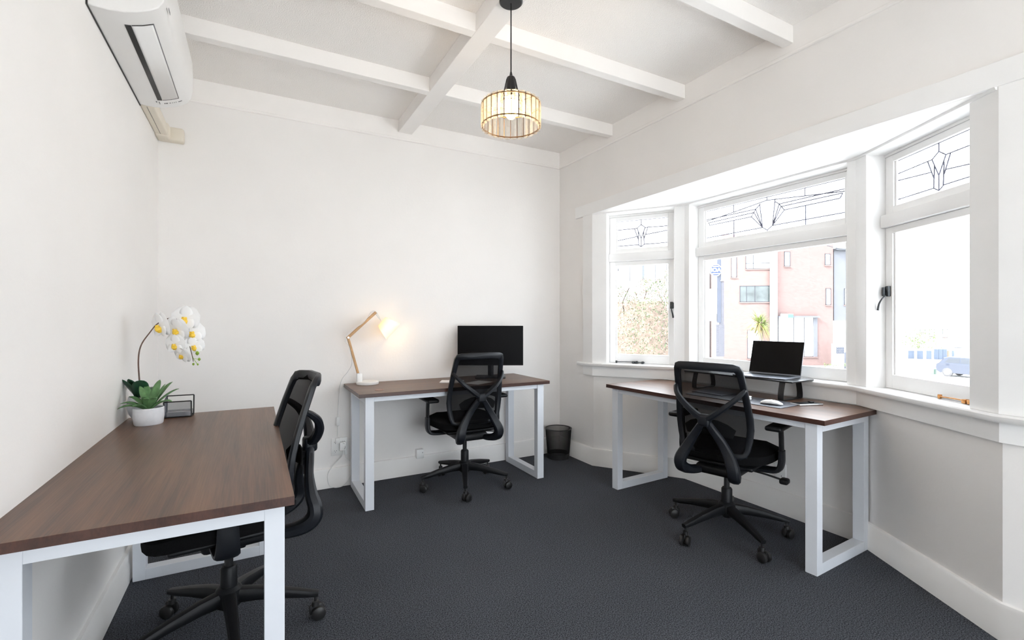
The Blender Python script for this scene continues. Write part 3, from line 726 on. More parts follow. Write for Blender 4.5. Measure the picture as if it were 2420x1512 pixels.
for az, L, Wd, li, dr, mm_ in ((150, .050, .038, 2.6, .9, 0), (60, .12, .05, .9, .5, 0), (-25, .085, .034, .75, .0, 0), (-80, .120, .066, 1.25, .35, 1), (235, .065, .055, 2.2, .5, 0)):
    v, f = leaf(L, Wd, li, dr)
    g = MB(Matrix.Translation((-.006, 0, .092)) @ Matrix.Rotation(math.radians(az), 4, 'Z')); g._add(v, f)
    g.build('leaf', leaf_d, orc, angle=80, solid=.0016)
v, f = leaf(.085, .070, 1.5, .10)
g = MB(Matrix.Translation((0, 0, .085)) @ Matrix.Rotation(math.radians(215), 4, 'Z')); g._add(v, f); g.build('leaf', leaf_d, orc, angle=80, solid=.0016)
# main stem: world coordinates measured, converted to the plant's frame
def oc(x, z, y=2.80): return Vector((x + .472, y - 2.835, z - DZ))
st = spline([oc(-.468, .86), oc(-.474, .95), oc(-.478, 1.05), oc(-.468, 1.12), oc(-.435, 1.180), oc(-.405, 1.222), oc(-.360, 1.248), oc(-.320, 1.240), oc(-.290, 1.225), oc(-.280, 1.180), oc(-.278, 1.120), oc(-.268, 1.070), oc(-.262, 1.035)], 6)
MB().tube(st, [.0034 - .0018 * i / len(st) for i in range(len(st))], 8).build('stem', stem_m, orc)
rightv = Vector((C_, -S_, 0)); 
def petal_mesh(Wp, Lp, cup):
    v = []; f = []; n = 7
    for i in range(n + 1):
        t = i / n; wd = Wp / 2 * math.sin(PI * min(1, .08 + .92 * t)) ** .6 * (1.0 if t < .99 else .25)
        for s in (-1, -.5, 0, .5, 1):
            v.append((s * wd, cup * Lp * (t * t * .6) + abs(s) * wd * .12, Lp * t))
    for i in range(n):
        for k in range(4):
            a = i * 5 + k; f.append((a, a + 1, a + 6, a + 5))
    return v, f
def flower(px, pz, size, yaw, tilt, roll=0, y=2.80):
    """local: petals spread in the XZ plane, facing -Y"""
    g0 = thing_part('flower', orc); g0.location = oc(px, pz, y); g0.rotation_euler = (tilt, roll, yaw)
    for ang, wq, lq in ((0, .55, .95), (72, 1.05, 1.0), (-72, 1.05, 1.0), (140, .50, .9), (-140, .50, .9)):
        v, f = petal_mesh(size * wq, size * lq * .62, .12 * (1 if abs(ang) == 72 else -1))
        g = MB(Matrix.Rotation(math.radians(ang), 4, 'Y')); g._add(v, f); g.build('petal', petal_m, g0, angle=80, solid=.0006)
    g = MB(); g.lathe([(0, -.30), (.10, -.26), (.16, -.10), (.10, .06), (0, .10)], 10, (0, -size * .10, -size * .07), Matrix.Rotation(.5, 3, 'X') @ Matrix.Scale(size * .9, 3))
    g.sweep([(-size * .10, -size * .08, 0), (0, -size * .16, -size * .02), (size * .10, -size * .08, 0)], (size * .05, size * .12), side=(0, 1, 0), n=6)
    g.build('lip', lip_m, g0)
flower(-.398, 1.212, .108, -.9, .15)
flower(-.296, 1.248, .106, -.25, -.1, .1)
flower(-.330, 1.195, .100, -.5, .35, .2, 2.785)
flower(-.268, 1.178, .094, .0, -.05, -.1)
flower(-.335, 1.122, .086, -.55, .15, .1, 2.785)
flower(-.262, 1.112, .080, .1, .2, -.2)
flower(-.308, 1.070, .074, -.5, .5, .4, 2.79)
for bx, bz, r in ((-.282, 1.058, .0075), (-.246, 1.075, .0085), (-.238, 1.045, .0065), (-.262, 1.022, .0055), (-.244, 1.020, .0045)):
    MB().lathe([(0, -r * 1.3), (r * .8, -r * .6), (r, .2 * r), (r * .5, r), (0, r * 1.3)], 10, oc(bx, bz)).build('bud', bud_m, orc)
MB().tube([oc(-.270, 1.075), oc(-.262, 1.050), oc(-.246, 1.022)], .0013, 5).tube([oc(-.262, 1.050), oc(-.238, 1.045)], .001, 5).build('bud_twig', bud_m, orc)

suc = thing('potted_succulent', 'small green rosette plant in a low white pot in front of the orchid', 'plant', (-.424, 2.704, DZ))
MB().lathe([(0, 0), (.052, 0), (.055, .004), (.059, .035), (.0585, .074), (.056, .077), (.053, .074), (.053, .058), (0, .060)], 36).build('pot', ceramic, suc)
MB().lathe([(0, .064), (.030, .064), (.0535, .060)], 20).build('soil', soil_m, suc)
random.seed(11)
for i, (az, L, Wd, li, dr) in enumerate(((-28, .125, .026, 1.0, .62), (10, .13, .026, 1.25, .45), (35, .115, .030, 1.7, .5), (70, .10, .030, 1.9, .4), (105, .10, .028, 1.7, .4), (150, .105, .028, 1.2, .5), (178, .120, .026, .95, .58), (200, .130, .025, .80, .60), (235, .095, .026, 1.0, .6), (-62, .085, .030, 1.5, .6), (-95, .075, .030, 1.6, .6), (260, .06, .026, 2.2, .8), (20, .07, .026, 2.4, .5), (130, .07, .026, 2.3, .5))):
    v, f = leaf(L * .88, Wd * 1.15, li, dr, .5)
    g = MB(Matrix.Translation((.006 * math.cos(math.radians(az)), .006 * math.sin(math.radians(az)), .060)) @ Matrix.Rotation(math.radians(az), 4, 'Z')); g._add(v, f)
    g.build('leaf', leaf_g, suc, angle=80, solid=.0018)

ch = thing('card_holder', 'black wire mesh card holder behind the small plant on the left desk', 'card holder', (-.325, 2.845, DZ), math.radians(-4))
def wire_rect(mb, y0, z0, z1, y1=None, hw=.056, r=.0031):
    y1 = y0 if y1 is None else y1
    P = [(-hw, y0, z0), (-hw, y1, z1), (hw, y1, z1), (hw, y0, z0), (-hw, y0, z0)]
    for a, b in zip(P, P[1:]): mb.tube([a, b], r, 6)
g = MB(); wire_rect(g, -.030, .003, .078, -.034); g.build('front_wire', black_m, ch)
g = MB(); wire_rect(g, .028, .003, .099, .034); g.build('back_wire', black_m, ch)
g = MB(); g.tube([(-.056, -.034, .078), (-.056, .034, .104)], .0018, 5).tube([(-.056, -.03, .003), (-.056, .028, .003)], .0024, 5).tube([(.056, -.03, .003), (.056, .028, .003)], .0024, 5); g.build('side_wire', black_m, ch)
g = MB(); g.box(-.055, .055, -.0325, -.0315, .004, .077); g.build('front_mesh', cardmesh_m, ch, smooth=False)
g = MB(); g._add([(-.056, -.031, .004), (-.056, .028, .004), (-.056, .034, .103), (-.056, -.034, .077)], [(0, 1, 2, 3)]); g.build('side_mesh', cardmesh_m, ch, smooth=False)
g = MB(); g.box(-.054, .054, .0285, .0295, .004, .030); g.build('back_mesh', cardmesh_m, ch, smooth=False)
MB().box(-.055, .055, -.030, .028, .001, .003).build('tray', black_m, ch, smooth=False)
tag(MB().box(-.048, .048, -.012, .012, 0, .020).build('business_cards', paper_m, loc=(-.325, 2.842, DZ + .0035), rot=(0, 0, math.radians(-4)), smooth=False), 'short stack of pale cards lying in the wire card holder', 'cards')

# ------------------------------------------------------------------ things on the window desk
rzd = math.radians(-87.5)
def on_r(lx, ly_): 
    c, s = math.cos(rzd), math.sin(rzd); return (2.629 + c * lx - s * ly_, 2.013 + s * lx + c * ly_)
rx, ry = 2.812, 1.985
rs = thing('monitor_riser', 'long black monitor riser on looped legs on the bay-window desk', 'stand', (rx, ry, DZ), rzd)
MB().rbox(-.375, .375, -.120, .120, .112, .122, .004, 2).build('shelf', black_m, rs)
for lx in (-.30, .30):
    g = MB(); Pq = spline([(lx - .0, -.085, .112), (lx, -.100, .06), (lx, -.104, .016), (lx, -.090, .004), (lx, 0, .003), (lx, .090, .004), (lx, .104, .016), (lx, .100, .06), (lx, .085, .112)], 4)
    g.sweep(Pq, (.034, .005), side=(1, 0, 0), n=8, p=6); g.build('loop_leg', black_m, rs)
lp = thing('laptop', 'open laptop with black screen standing on the riser', 'laptop', (2.812, 1.830, DZ + .1225), math.radians(-81))
MB().rbox(-.158, .158, -.112, .112, .0, .010, .004, 2).build('base', alu_m, lp)
g = MB(); g.box(-.135, .135, -.01, .080, .0101, .0112); g.build('keyboard', black_p, lp, smooth=False)
MB().box(-.05, .05, -.095, -.025, .0101, .0108).build('trackpad', alu_m, lp, smooth=False)
Rl = Matrix.Translation((0, .108, .011)) @ Matrix.Rotation(math.radians(-16), 4, 'X')
MB().rbox(-.158, .158, -.003, .003, 0, .214, .0025, 2, R=Rl).build('lid', alu_m, lp)
MB().box(-.155, .155, -.0042, -.0031, .004, .211, R=Rl).build('screen', screen_m, lp, smooth=False)
mp_ = tag(MB().rbox(-.30, .30, -.120, .120, .0003, .004, .0015, 2).build('desk_pad', pad_m, loc=(2.578, 1.840, DZ), rot=(0, 0, math.radians(-86))), 'grey rectangular desk pad under the mouse on the bay-window desk', 'desk pad')
ms = thing('computer_mouse', 'white computer mouse on the grey desk pad', 'mouse', (2.545, 1.625, DZ + .0042), math.radians(-70))
MB().sweep([(-.056, 0, .004), (-.050, 0, .008), (-.03, 0, .013), (0, 0, .015), (.03, 0, .012), (.050, 0, .007), (.056, 0, .004)],
           [(.020, .004), (.044, .012), (.056, .021), (.058, .025), (.056, .020), (.044, .011), (.020, .004)], side=(0, 1, 0), n=14, p=2.4).build('shell', white_p, ms, angle=60)
MB().box(-.012, .012, -.0004, .0004, .0262, .0278).build('split_line', grey_mk, ms, smooth=False)
ph = thing('phone', 'dark smartphone lying right of the riser on the bay-window desk', 'phone', (2.735, 1.540, DZ), math.radians(-20))
MB().rbox(-.074, .074, -.038, .038, .0, .009, .0035, 3).build('body', alu_l, ph)
MB().rbox(-.070, .070, -.034, .034, .0085, .0098, .0006, 1).build('screen', screen_m, ph)
MB().rbox(.020, .045, -.006, .018, .0098, .016, .003, 2).build('camera_bump', screen_m, ph)
bx_ = thing('charger_box', 'small white box by the chair on the bay-window desk', 'box', (2.560, 1.795, DZ + .004), math.radians(-80))
MB().rbox(-.026, .026, -.026, .026, 0, .014, .004, 2).build('case', white_p, bx_); MB().rbox(-.0262, .0262, -.0262, .0262, .014, .0225, .004, 2).build('lid', white_p, bx_)
ws = thing('tablet', 'grey flat tablet lying below the riser, seen through the chair mesh', 'tablet', (2.62, 2.06, DZ + .0042), rzd)
MB().rbox(-.11, .11, -.08, .08, 0, .006, .002, 2).build('body', alu_m, ws); MB().box(-.105, .105, -.075, .075, .0058, .0064).build('screen', pad_m, ws, smooth=False)

# ------------------------------------------------------------------ air conditioner and its trunking
ac = thing('air_conditioner', 'white split air conditioner high on the left wall', 'air conditioner', (0, 0, 0))
prof = [(XL + .001, 2.388), (-.470, 2.386), (-.425, 2.392), (-.385, 2.404), (-.350, 2.420), (-.322, 2.440), (-.306, 2.468), (-.299, 2.510), (-.297, 2.590), (-.300, 2.668), (-.312, 2.694), (-.335, 2.702), (XL + .001, 2.702)]
g = MB(); g.prism([(x, z) for x, z in prof], 2.245, 3.160, fn=lambda x, z, y: (x, y, z))
g.build('body', ac_m, ac, angle=40, bevel=.004)
g = MB(); g.prism([(XL + .0005, 2.384), (XL + .005, 2.384), (XL + .005, 2.704), (XL + .0005, 2.704)], 2.238, 3.164, fn=lambda x, z, y: (x, y, z)); g.build('back_plate', seam_m, ac, smooth=False)
def bz_(x):
    for (xa, za), (xb, zb) in zip(prof, prof[1:]):
        if xa <= x <= xb: return lerp(za, zb, (x - xa) / (xb - xa))
    return 2.39
def strip(xa, xb, ya, yb, m, name, h=.0012):
    n = 8; v = []; f = []
    for i in range(n + 1):
        x = lerp(xa, xb, i / n)
        for y in (ya, yb): v.append((x, y, bz_(x) - h))
    for i in range(n): f.append((i * 2, i * 2 + 1, i * 2 + 3, i * 2 + 2))
    g = MB(); g._add(v, f); g.build(name, m, ac, solid=.001)
strip(-.442, -.422, 2.335, 3.055, seam_m, 'outlet_slot')
strip(-.420, -.350, 2.335, 2.339, seam_m, 'flap_seam'); strip(-.420, -.350, 3.049, 3.055, seam_m, 'flap_seam'); strip(-.352, -.3495, 2.335, 3.055, grey_mk, 'flap_seam')
strip(-.420, -.353, 2.341, 3.047, ac_m, 'air_flap', .002)
for i, x in enumerate((-.418, -.412, -.407)): strip(x, x + .0035, 3.092, 3.102, seam_m, 'indicator_mark')
for x, wq in ((-.396, .006), (-.384, .003), (-.376, .003), (-.368, .003), (-.357, .016)): strip(x, x + wq, 3.092, 3.099, grey_mk, 'printed_label')
strip(-.452, -.447, 3.070, 3.085, grey_mk, 'printed_label'); strip(-.440, -.436, 3.075, 3.105, grey_mk, 'printed_label')
MB().box(-.2975, -.2962, 2.30, 2.335, 2.47, 2.480).build('printed_label', grey_mk, ac, smooth=False)
du = thing('pipe_trunking', 'cream pipe trunking with elbow cover running from the air conditioner to the corner', 'duct', (0, 0, 0))
MB().rbox(XL, XL + .066, 3.166, 3.640, 2.385, 2.452, .010, 3).build('cover', cream_p, du)
MB().rbox(XL, XL + .072, 3.585, YB, 2.378, 2.462, .012, 3).build('elbow', cream_p, du)
MB().rbox(XL + .01, XL + .142, YB - .066, YB, 2.376, 2.464, .014, 3).build('elbow', cream_p, du)
MB().box(XL + .030, XL + .032, 3.166, 3.585, 2.3842, 2.3855).build('seam', seam_m, du, smooth=False)

# ------------------------------------------------------------------ pendant lamp
px_, py_ = 1.048, 1.927
pd = thing('pendant_lamp', 'pendant lamp with a ring of glass prisms hanging from the ceiling beam', 'lamp', (px_, py_, 0))
MB().lathe([(0, BZ - .001), (.054, BZ - .001), (.055, BZ - .004), (.054, BZ - .013), (.049, BZ - .017), (0, BZ - .018)], 36).build('ceiling_rose', black_m, pd)
MB().tube([(0, 0, BZ - .016), (0, 0, 2.375)], .0032, 8).build('cord', black_m, pd)
MB().lathe([(0, 2.392), (.004, 2.392), (.008, 2.372), (.018, 2.366), (.021, 2.355), (.022, 2.285), (.019, 2.280), (0, 2.280)], 20).build('socket_cap', black_m, pd)
RT, RB_, ZT, ZB = .134, .134, 2.237, 2.140
for i in range(12):
    a = 2 * PI * i / 12; c, s = math.cos(a), math.sin(a)
    MB().tube([(.020 * c, .020 * s, 2.360), (.036 * c, .036 * s, 2.290), (.058 * c, .058 * s, 2.242)], .0016, 5).build('cage_wire', black_m, pd)
MB().ring((0, 0, 2.242), .058, .0018, 28, 6).build('inner_ring', black_m, pd)
for i in range(4):
    a = 2 * PI * i / 4 + .4; MB().tube([(.058 * math.cos(a), .058 * math.sin(a), 2.242), (RT * math.cos(a), RT * math.sin(a), 2.240)], .0018, 5).build('spoke', gold_m, pd)
MB().ring((0, 0, ZT), RT, .0030, 48, 6).build('top_ring', gold_m, pd); MB().ring((0, 0, ZB), RB_, .0030, 48, 6).build('bottom_ring', gold_m, pd)
NP = 26
pm = None; wm = None
for i in range(NP):
    a = 2 * PI * i / NP
    if pm is None:
        g = MB(); g.prism([(RT - .004, -.0115), (RT + .001, -.0130), (RT + .006, 0), (RT + .001, .0130), (RT - .004, .0115), (RT - .0075, 0)], ZB - .010, ZT + .008)
        o = g.build('glass_prism', crystal_m, pd, smooth=False); pm = o.data
        g = MB(); c_, s_ = math.cos(PI / NP), math.sin(PI / NP)
        g.tube([(RT * c_, RT * s_, ZB - .006), (RT * c_, RT * s_, ZT + .007)], .0016, 5); w_o = g.build('prism_wire', gold_m, pd); wm = w_o.data
    else:
        o = bpy.data.objects.new('glass_prism', pm); COL.objects.link(o); o.parent = pd; o.rotation_euler = (0, 0, a)
        o = bpy.data.objects.new('prism_wire', wm); COL.objects.link(o); o.parent = pd; o.rotation_euler = (0, 0, a)
MB().lathe([(0, 2.282), (.013, 2.280), (.014, 2.262), (.024, 2.240), (.030, 2.215), (.026, 2.190), (.014, 2.176), (0, 2.173)], 18).build('bulb', bulb_m, pd)
pl = bpy.data.lights.new('pendant_glow', 'POINT'); pl.energy = 1.6; pl.color = (1.0, .70, .38); pl.shadow_soft_size = .03
po = bpy.data.objects.new('pendant_glow', pl); COL.objects.link(po); po.parent = pd; po.location = (0, 0, 2.14)

# ------------------------------------------------------------------ the street outside (ground 3 m below the floor, street about 40 m away)
GZ = -3.0
asph = mat('pale_concrete_road', (0.72, 0.71, 0.695), 0.9, noise=0.08, nscale=2)
conc = mat('pale_concrete', (0.60, 0.59, 0.58), 0.85, noise=0.06, nscale=1.5)
render_w = mat('white_render', (0.78, 0.78, 0.78), 0.8, noise=0.03, nscale=1)
grey_clad = mat('grey_cladding', (0.080, 0.083, 0.096), 0.7, noise=0.06, nscale=2)
dark_clad = mat('dark_blue_grey', (0.030, 0.036, 0.055), 0.6, noise=0.1, nscale=2)
orange_c = mat('orange_panel', (0.14, 0.085, 0.06), 0.7, noise=0.08, nscale=2)
frame_d = mat('window_frame_grey', (0.025, 0.027, 0.034), 0.5, noise=0.05, nscale=4)
teal_c = mat('teal_sign_face', (0.04, 0.17, 0.16), 0.5, noise=0.04, nscale=4)
sign_blue = mat('sign_blue', (0.008, 0.020, 0.060), 0.5, noise=0.05, nscale=5)
sign_white = mat('sign_white', (0.85, 0.86, 0.88), 0.5, noise=0.02, nscale=5)
car_b = mat('car_blue_paint', (0.018, 0.024, 0.042), 0.25, noise=0.05, nscale=3, coat=0.6)
car_g = mat('car_glass', (0.03, 0.034, 0.042), 0.15, noise=0.05, nscale=3)
tyre_m = mat('tyre_rubber', (0.06, 0.06, 0.065), 0.8, noise=0.1, nscale=20)
fence_b = mat('blue_grey_door', (0.04, 0.055, 0.085), 0.6, noise=0.08, nscale=3)
terra = mat('pale_roof_tiles', (0.60, 0.55, 0.50), 0.8, noise=0.06, nscale=2)
pane_w = mat('bright_painted_reflection_pane', (0.75, 0.78, 0.80), 0.15, noise=0.06, nscale=0.7)  # near-white base colour stands in for the bright reflection on the glass
pane_g = mat('grey_painted_reflection_pane', (0.05, 0.06, 0.062), 0.12, noise=0.45, nscale=1.3)  # mottled grey base colour stands in for reflections on the glass
bark = mat('palm_bark', (0.14, 0.12, 0.10), 0.9, noise=0.2, nscale=8)
palm_l = mat('palm_leaf', (0.085, 0.115, 0.018), 0.6, noise=0.3, nscale=3)
palm_y = mat('dry_palm_leaf', (0.17, 0.13, 0.05), 0.7, noise=0.2, nscale=3)
hedge_g = mat('hedge_leaf', (0.055, 0.075, 0.035), 0.7, noise=0.5, nscale=5)
hedge_p = mat('hedge_flower_leaf', (0.17, 0.125, 0.10), 0.8, noise=0.35, nscale=6)
twig_m = mat('hedge_twig', (0.04, 0.03, 0.025), 0.9, noise=0.2, nscale=20)
grass_m = mat('verge_plants', (0.085, 0.12, 0.045), 0.8, noise=0.4, nscale=3)

def brick_mat(name, c1, c2, mortar):
    m = mat(name, c1, 0.85); n = m.node_tree; b = n.nodes['Principled BSDF']; t = n.nodes.new('ShaderNodeTexCoord')
    sp = n.nodes.new('ShaderNodeSeparateXYZ'); cb = n.nodes.new('ShaderNodeCombineXYZ')
    n.links.new(t.outputs['Object'], sp.inputs[0]); n.links.new(sp.outputs[0], cb.inputs[0]); n.links.new(sp.outputs[2], cb.inputs[1])
    br = n.nodes.new('ShaderNodeTexBrick'); br.inputs['Scale'].default_value = 1.0; br.inputs['Brick Width'].default_value = .24; br.inputs['Row Height'].default_value = .085
    br.inputs['Mortar Size'].default_value = .009; br.inputs['Color1'].default_value = (*c1, 1); br.inputs['Color2'].default_value = (*c2, 1); br.inputs['Mortar'].default_value = (*mortar, 1)
    n.links.new(cb.outputs[0], br.inputs['Vector']); n.links.new(br.outputs['Color'], b.inputs['Base Color']); return m
brick_m = brick_mat('red_brick', (0.136, 0.086, 0.080), (0.114, 0.070, 0.065), (0.125, 0.095, 0.09))
gbrick_m = brick_mat('grey_block', (0.050, 0.051, 0.064), (0.040, 0.041, 0.052), (0.085, 0.085, 0.10))

def bearing(px): 
    a = (px - CX) / F_PX; return Vector((S_ + a * C_, C_ - a * S_))
def at(px, py, d):
    r = bearing(px); return Vector((r.x * d, r.y * d, EYE + (CY - py) / F_PX * d))
class Facade:
    """a vertical wall plane through two plan points; local x along it, y outwards (towards the street), z up"""
    def __init__(s, pa, da, pb, db):
        a = bearing(pa) * da; b = bearing(pb) * db; s.a = a; s.t = (b - a).normalized(); s.L = (b - a).length
        s.n = Vector((s.t.y, -s.t.x))
        if s.n.dot(a) > 0: s.n = -s.n
        s.rz = math.atan2(s.t.y, s.t.x)
        s.sy = 1 if Vector((-s.t.y, s.t.x)).dot(s.n) > 0 else -1
    def sz(s, px, py):
        r = bearing(px); t, n = s.t, s.n
        d = s.a.dot(n) / r.dot(n); p = r * d
        return (p - s.a).dot(t), EYE + (CY - py) / F_PX * d
    def M(s): return Matrix.Translation((s.a.x, s.a.y, 0)) @ Matrix.Rotation(s.rz, 4, 'Z')
    def box(s, mb, x0, x1, o0, o1, z0, z1): mb.box(x0, x1, *sorted((s.sy * o0, s.sy * o1)), z0, z1)
def fac_window(F, root, px0, px1, py0, py1, bars=(), pane=None, name='window', proud=.04, trans=()):
    (x0, z1), (x1, z0) = F.sz(px0, py0), F.sz(px1, py1)
    g = MB(); t = .06
    F.box(g, x0, x1, .0, proud, z0, z0 + t); F.box(g, x0, x1, .0, proud, z1 - t, z1); F.box(g, x0, x0 + t, .0, proud, z0, z1); F.box(g, x1 - t, x1, .0, proud, z0, z1)
    for b in bars:
        xb = F.sz(b, py0)[0]; F.box(g, xb - t / 2, xb + t / 2, 0, proud, z0, z1)
    for b in trans:
        zb = F.sz(px0, b)[1]; F.box(g, x0, x1, 0, proud, zb - t / 2, zb + t / 2)
    w = g.build(name, frame_d, root, smooth=False)
    g = MB(); F.box(g, x0 + .01, x1 - .01, .005, .02, z0 + .01, z1 - .01); g.build('pane', pane or pane_w, w, smooth=False)
    g = MB(); F.box(g, x0 - .05, x1 + .05, 0, .10, z0 - .09, z0 - .005); g.build('sill', brick_m, w, smooth=False)
    return w
def fac_root(name, label, cat, F):
    t = thing(name, label, cat); t.matrix_world = F.M(); return t

rd = MB(); rd.box(-60, 130, -60, 110, GZ - .3, GZ); rd.build('road', asph, kind='structure', smooth=False)
kb = Facade(1560, 40.5, 2080, 41.5); g = MB(); kb.box(g, -6, kb.L + 30, -1.5, .25, GZ, GZ + .14); o = g.build('kerb', conc, kind='structure', smooth=False); o.matrix_world = kb.M()

# red brick building: left wing, white downpipe, right wing
F1 = Facade(1708, 42.9, 1826, 42.2); F2 = Facade(1834, 42.0, 1969, 42.6)
br = fac_root('brick_building', 'red brick building across the street with a white pier and glazed entrance', 'building', F1)
zt_ = 9.0
g = MB(); F1.box(g, 0, F1.L, -5, 0, GZ, zt_); g.build('brick_wall', brick_m, br, smooth=False)
fac_window(F1, br, 1728, 1741, 600, 655); fac_window(F1, br, 1762, 1822, 596, 634, bars=(1780,), trans=(622,))
fac_window(F1, br, 1748, 1821, 675, 713, bars=(1764, 1784), pane=pane_g)
fac_window(F1, br, 1766, 1800, 779, 847, bars=(), name='door')
br2 = (br, F1.M().inverted() @ F2.M())
g = MB(); F2.box(g, 0, F2.L, -3, 0, GZ, zt_ - .2); g.build('brick_wall', brick_m, br2, smooth=False)
fac_window(F2, br2, 1853, 1867, 594, 629); fac_window(F2, br2, 1949, 1962, 599, 626); fac_window(F2, br2, 1951, 1963, 681, 720)
dr = fac_window(F2, br2, 1838, 1930, 748, 842, bars=(1875, 1900), name='entrance')
g = MB(); (x0, z1), (x1, z0) = F2.sz(1921, 748), F2.sz(1930, 842); F2.box(g, x0, x1, .02, .10, z0, z1); g.build('side_panel', grey_clad, dr, smooth=False)
g = MB(); (x0, z1), (x1, z0) = F2.sz(1836, 746), F2.sz(1931, 750); F2.box(g, x0, x1, 0, .35, z0, z1); g.build('canopy', grey_clad, br2, smooth=False)
g = MB(); (x0, z1), (x1, z0) = F2.sz(1838, 741), F2.sz(1866, 752); F2.box(g, x0, x1, .36, .46, z0, z1); sg = g.build('shop_sign', sign_white, br2, smooth=False)
g = MB(); F2.box(g, x0 + (x1 - x0) * .55, x1, .46, .47, z0 + .05, z1 - .03); F2.box(g, x0, x0 + (x1 - x0) * .5, .46, .47, z0 + .05, z0 + .12); g.build('sign_face', teal_c, sg, smooth=False)
F15 = Facade(1824, 41.7, 1837, 41.7)
dp = (br, F1.M().inverted() @ F15.M())
g = MB(); F15.box(g, 0, F15.L, -.3, 0, GZ, zt_ + .1); g.build('white_pier', render_w, dp, smooth=False)

# grey building on the right of the brick one
F3 = Facade(1971, 42.75, 2080, 43.6)
gb = fac_root('grey_building', 'grey clad building at the right edge of the centre window', 'building', F3)
zb = F3.sz(1975, 757)[1]; zt3 = F3.sz(1975, 592)[1]
g = MB(); F3.box(g, 0, F3.L, -3, 0, zb, zt3); g.build('cladding', grey_clad, gb, smooth=False)
g = MB(); F3.box(g, 0, F3.L, -3, -1.2, GZ, zb); g.build('ground_floor', render_w, gb, smooth=False)
g = MB(); F3.box(g, -.1, F3.L, -3, .35, zt3, zt3 + .18); g.build('roof_edge', frame_d, gb, smooth=False)
fac_window(F3, gb, 1995, 2012, 681, 720)
F4 = Facade(1974, 40.8, 2000, 40.8)
tb = fac_root('notice_cabinet', 'white cabinet with a dark grid grille by the grey building', 'cabinet', F4)
(x0, z1), (x1, z0) = F4.sz(1974, 812), F4.sz(1999, 858)
g = MB(); F4.box(g, x0, x1, -.5, 0, GZ, z1); g.build('cabinet_body', render_w, tb, smooth=False)
g = MB(); (x0, z1), (x1, z0) = F4.sz(1976, 819), F4.sz(1995, 835)
for i in range(4): F4.box(g, x0 + (x1 - x0) * i / 4, x0 + (x1 - x0) * (i + .7) / 4, 0, .03, z0, z1)
for i in range(3): F4.box(g, x0, x1, 0, .035, z0 + (z1 - z0) * i / 3, z0 + (z1 - z0) * (i + .45) / 3)
g.build('grille', dark_clad, tb, smooth=False)
bl = tag(MB().rbox(-.18, .18, -.18, .18, 0, 1.55, .03, 2).build('blue_bollard', dark_clad), 'dark blue post at the right edge of the centre window', 'post')
p = at(2003, 835, 39.5); bl.location = (p.x, p.y, GZ)

# sign pylon with octagonal sign
F5 = Facade(1674, 38.2, 1709, 38.0)
py = fac_root('sign_pylon', 'tall grey sign pylon with picture panel left of the brick building', 'sign', F5)
def seg(mb, pa, pb, ya, yb, o0, o1):
    (x0, z1), (x1, z0) = F5.sz(pa, ya), F5.sz(pb, yb); F5.box(mb, x0, x1, o0, o1, z0, z1)
g = MB(); seg(g, 1695, 1704, 596, 762, -.3, 0); g.build('dark_column', dark_clad, py, smooth=False)
g = MB(); seg(g, 1705, 1709, 596, 660, -.3, -.05); g.build('light_column', sign_white, py, smooth=False)
g = MB(); seg(g, 1702, 1712, 661, 664, -.3, .05); g.build('cap', grey_clad, py, smooth=False)
g = MB(); seg(g, 1702, 1711, 665, 766, -.3, -.02); g.build('block_column', gbrick_m, py, smooth=False)
g = MB(); seg(g, 1673, 1694, 682, 741, -.2, 0); g.build('picture_panel', sign_white, py, smooth=False)
g = MB(); seg(g, 1675, 1686, 700, 718, 0, .01); seg(g, 1676, 1685, 724, 736, 0, .01); g.build('panel_print', mat('faded_print', (0.12, 0.125, 0.12), .6, noise=.25, nscale=4), py, smooth=False)
g = MB(); seg(g, 1673, 1694, 742, 758, -.2, .02); g.build('lower_box', grey_clad, py, smooth=False)
g = MB(); seg(g, 1693, 1712, 766, 842, -.4, 0); g.build('block_base', gbrick_m, py, smooth=False)
oc_ = fac_root('octagonal_sign', 'blue octagonal sign with white letters on the pylon top', 'sign', F5)
(xc, zc) = F5.sz(1691, 638); 
def octa(r, o0, o1, m, name):
    g = MB(); P = [(xc + r * math.cos(PI / 8 + i * PI / 4), zc + r * math.sin(PI / 8 + i * PI / 4)) for i in range(8)]
    g.prism(P, *sorted((F5.sy * o0, F5.sy * o1)), fn=lambda x, z, y: (x, y, z)); return g.build(name, m, oc_, smooth=False)
octa(.50, .02, .10, sign_white, 'rim'); octa(.45, .10, .11, sign_blue, 'blue_face')
def text(body, size, m, parent, loc, name='lettering', M=None):
    c = bpy.data.curves.new(name, 'FONT'); c.body = body; c.size = size; c.extrude = .004; c.offset = .012; c.align_x = 'CENTER'; c.align_y = 'CENTER'
    t = bpy.data.objects.new(name, c); COL.objects.link(t); t.data.materials.append(m); t.parent = parent; t.location = loc
    t.rotation_euler = (PI / 2, 0, PI if F5.t.dot(Vector((C_, -S_))) < 0 else 0); bpy.context.view_layer.update()
    me = bpy.data.meshes.new_from_object(t.evaluated_get(bpy.context.evaluated_depsgraph_get()))
    o = bpy.data.objects.new(name, me); COL.objects.link(o); o.parent = parent; o.location = loc; o.rotation_euler = t.rotation_euler
    bpy.data.objects.remove(t, do_unlink=True); return o
text('IOA', .44, sign_white, oc_, (xc, F5.sy * .125, zc))
g = MB(); F5.box(g, xc - .22, xc + .22, .11, .12, zc + .26, zc + .31); F5.box(g, xc - .26, xc + .26, .11, .12, zc - .30, zc - .25); g.build('white_stripe', sign_white, oc_, smooth=False)
F6 = Facade(1630, 47, 1676, 47)
wb = fac_root('white_building', 'pale building behind the sign pylon', 'building', F6)
g = MB(); F6.box(g, 0, F6.L, -6, 0, GZ, 6.2); g.build('wall', render_w, wb, smooth=False)

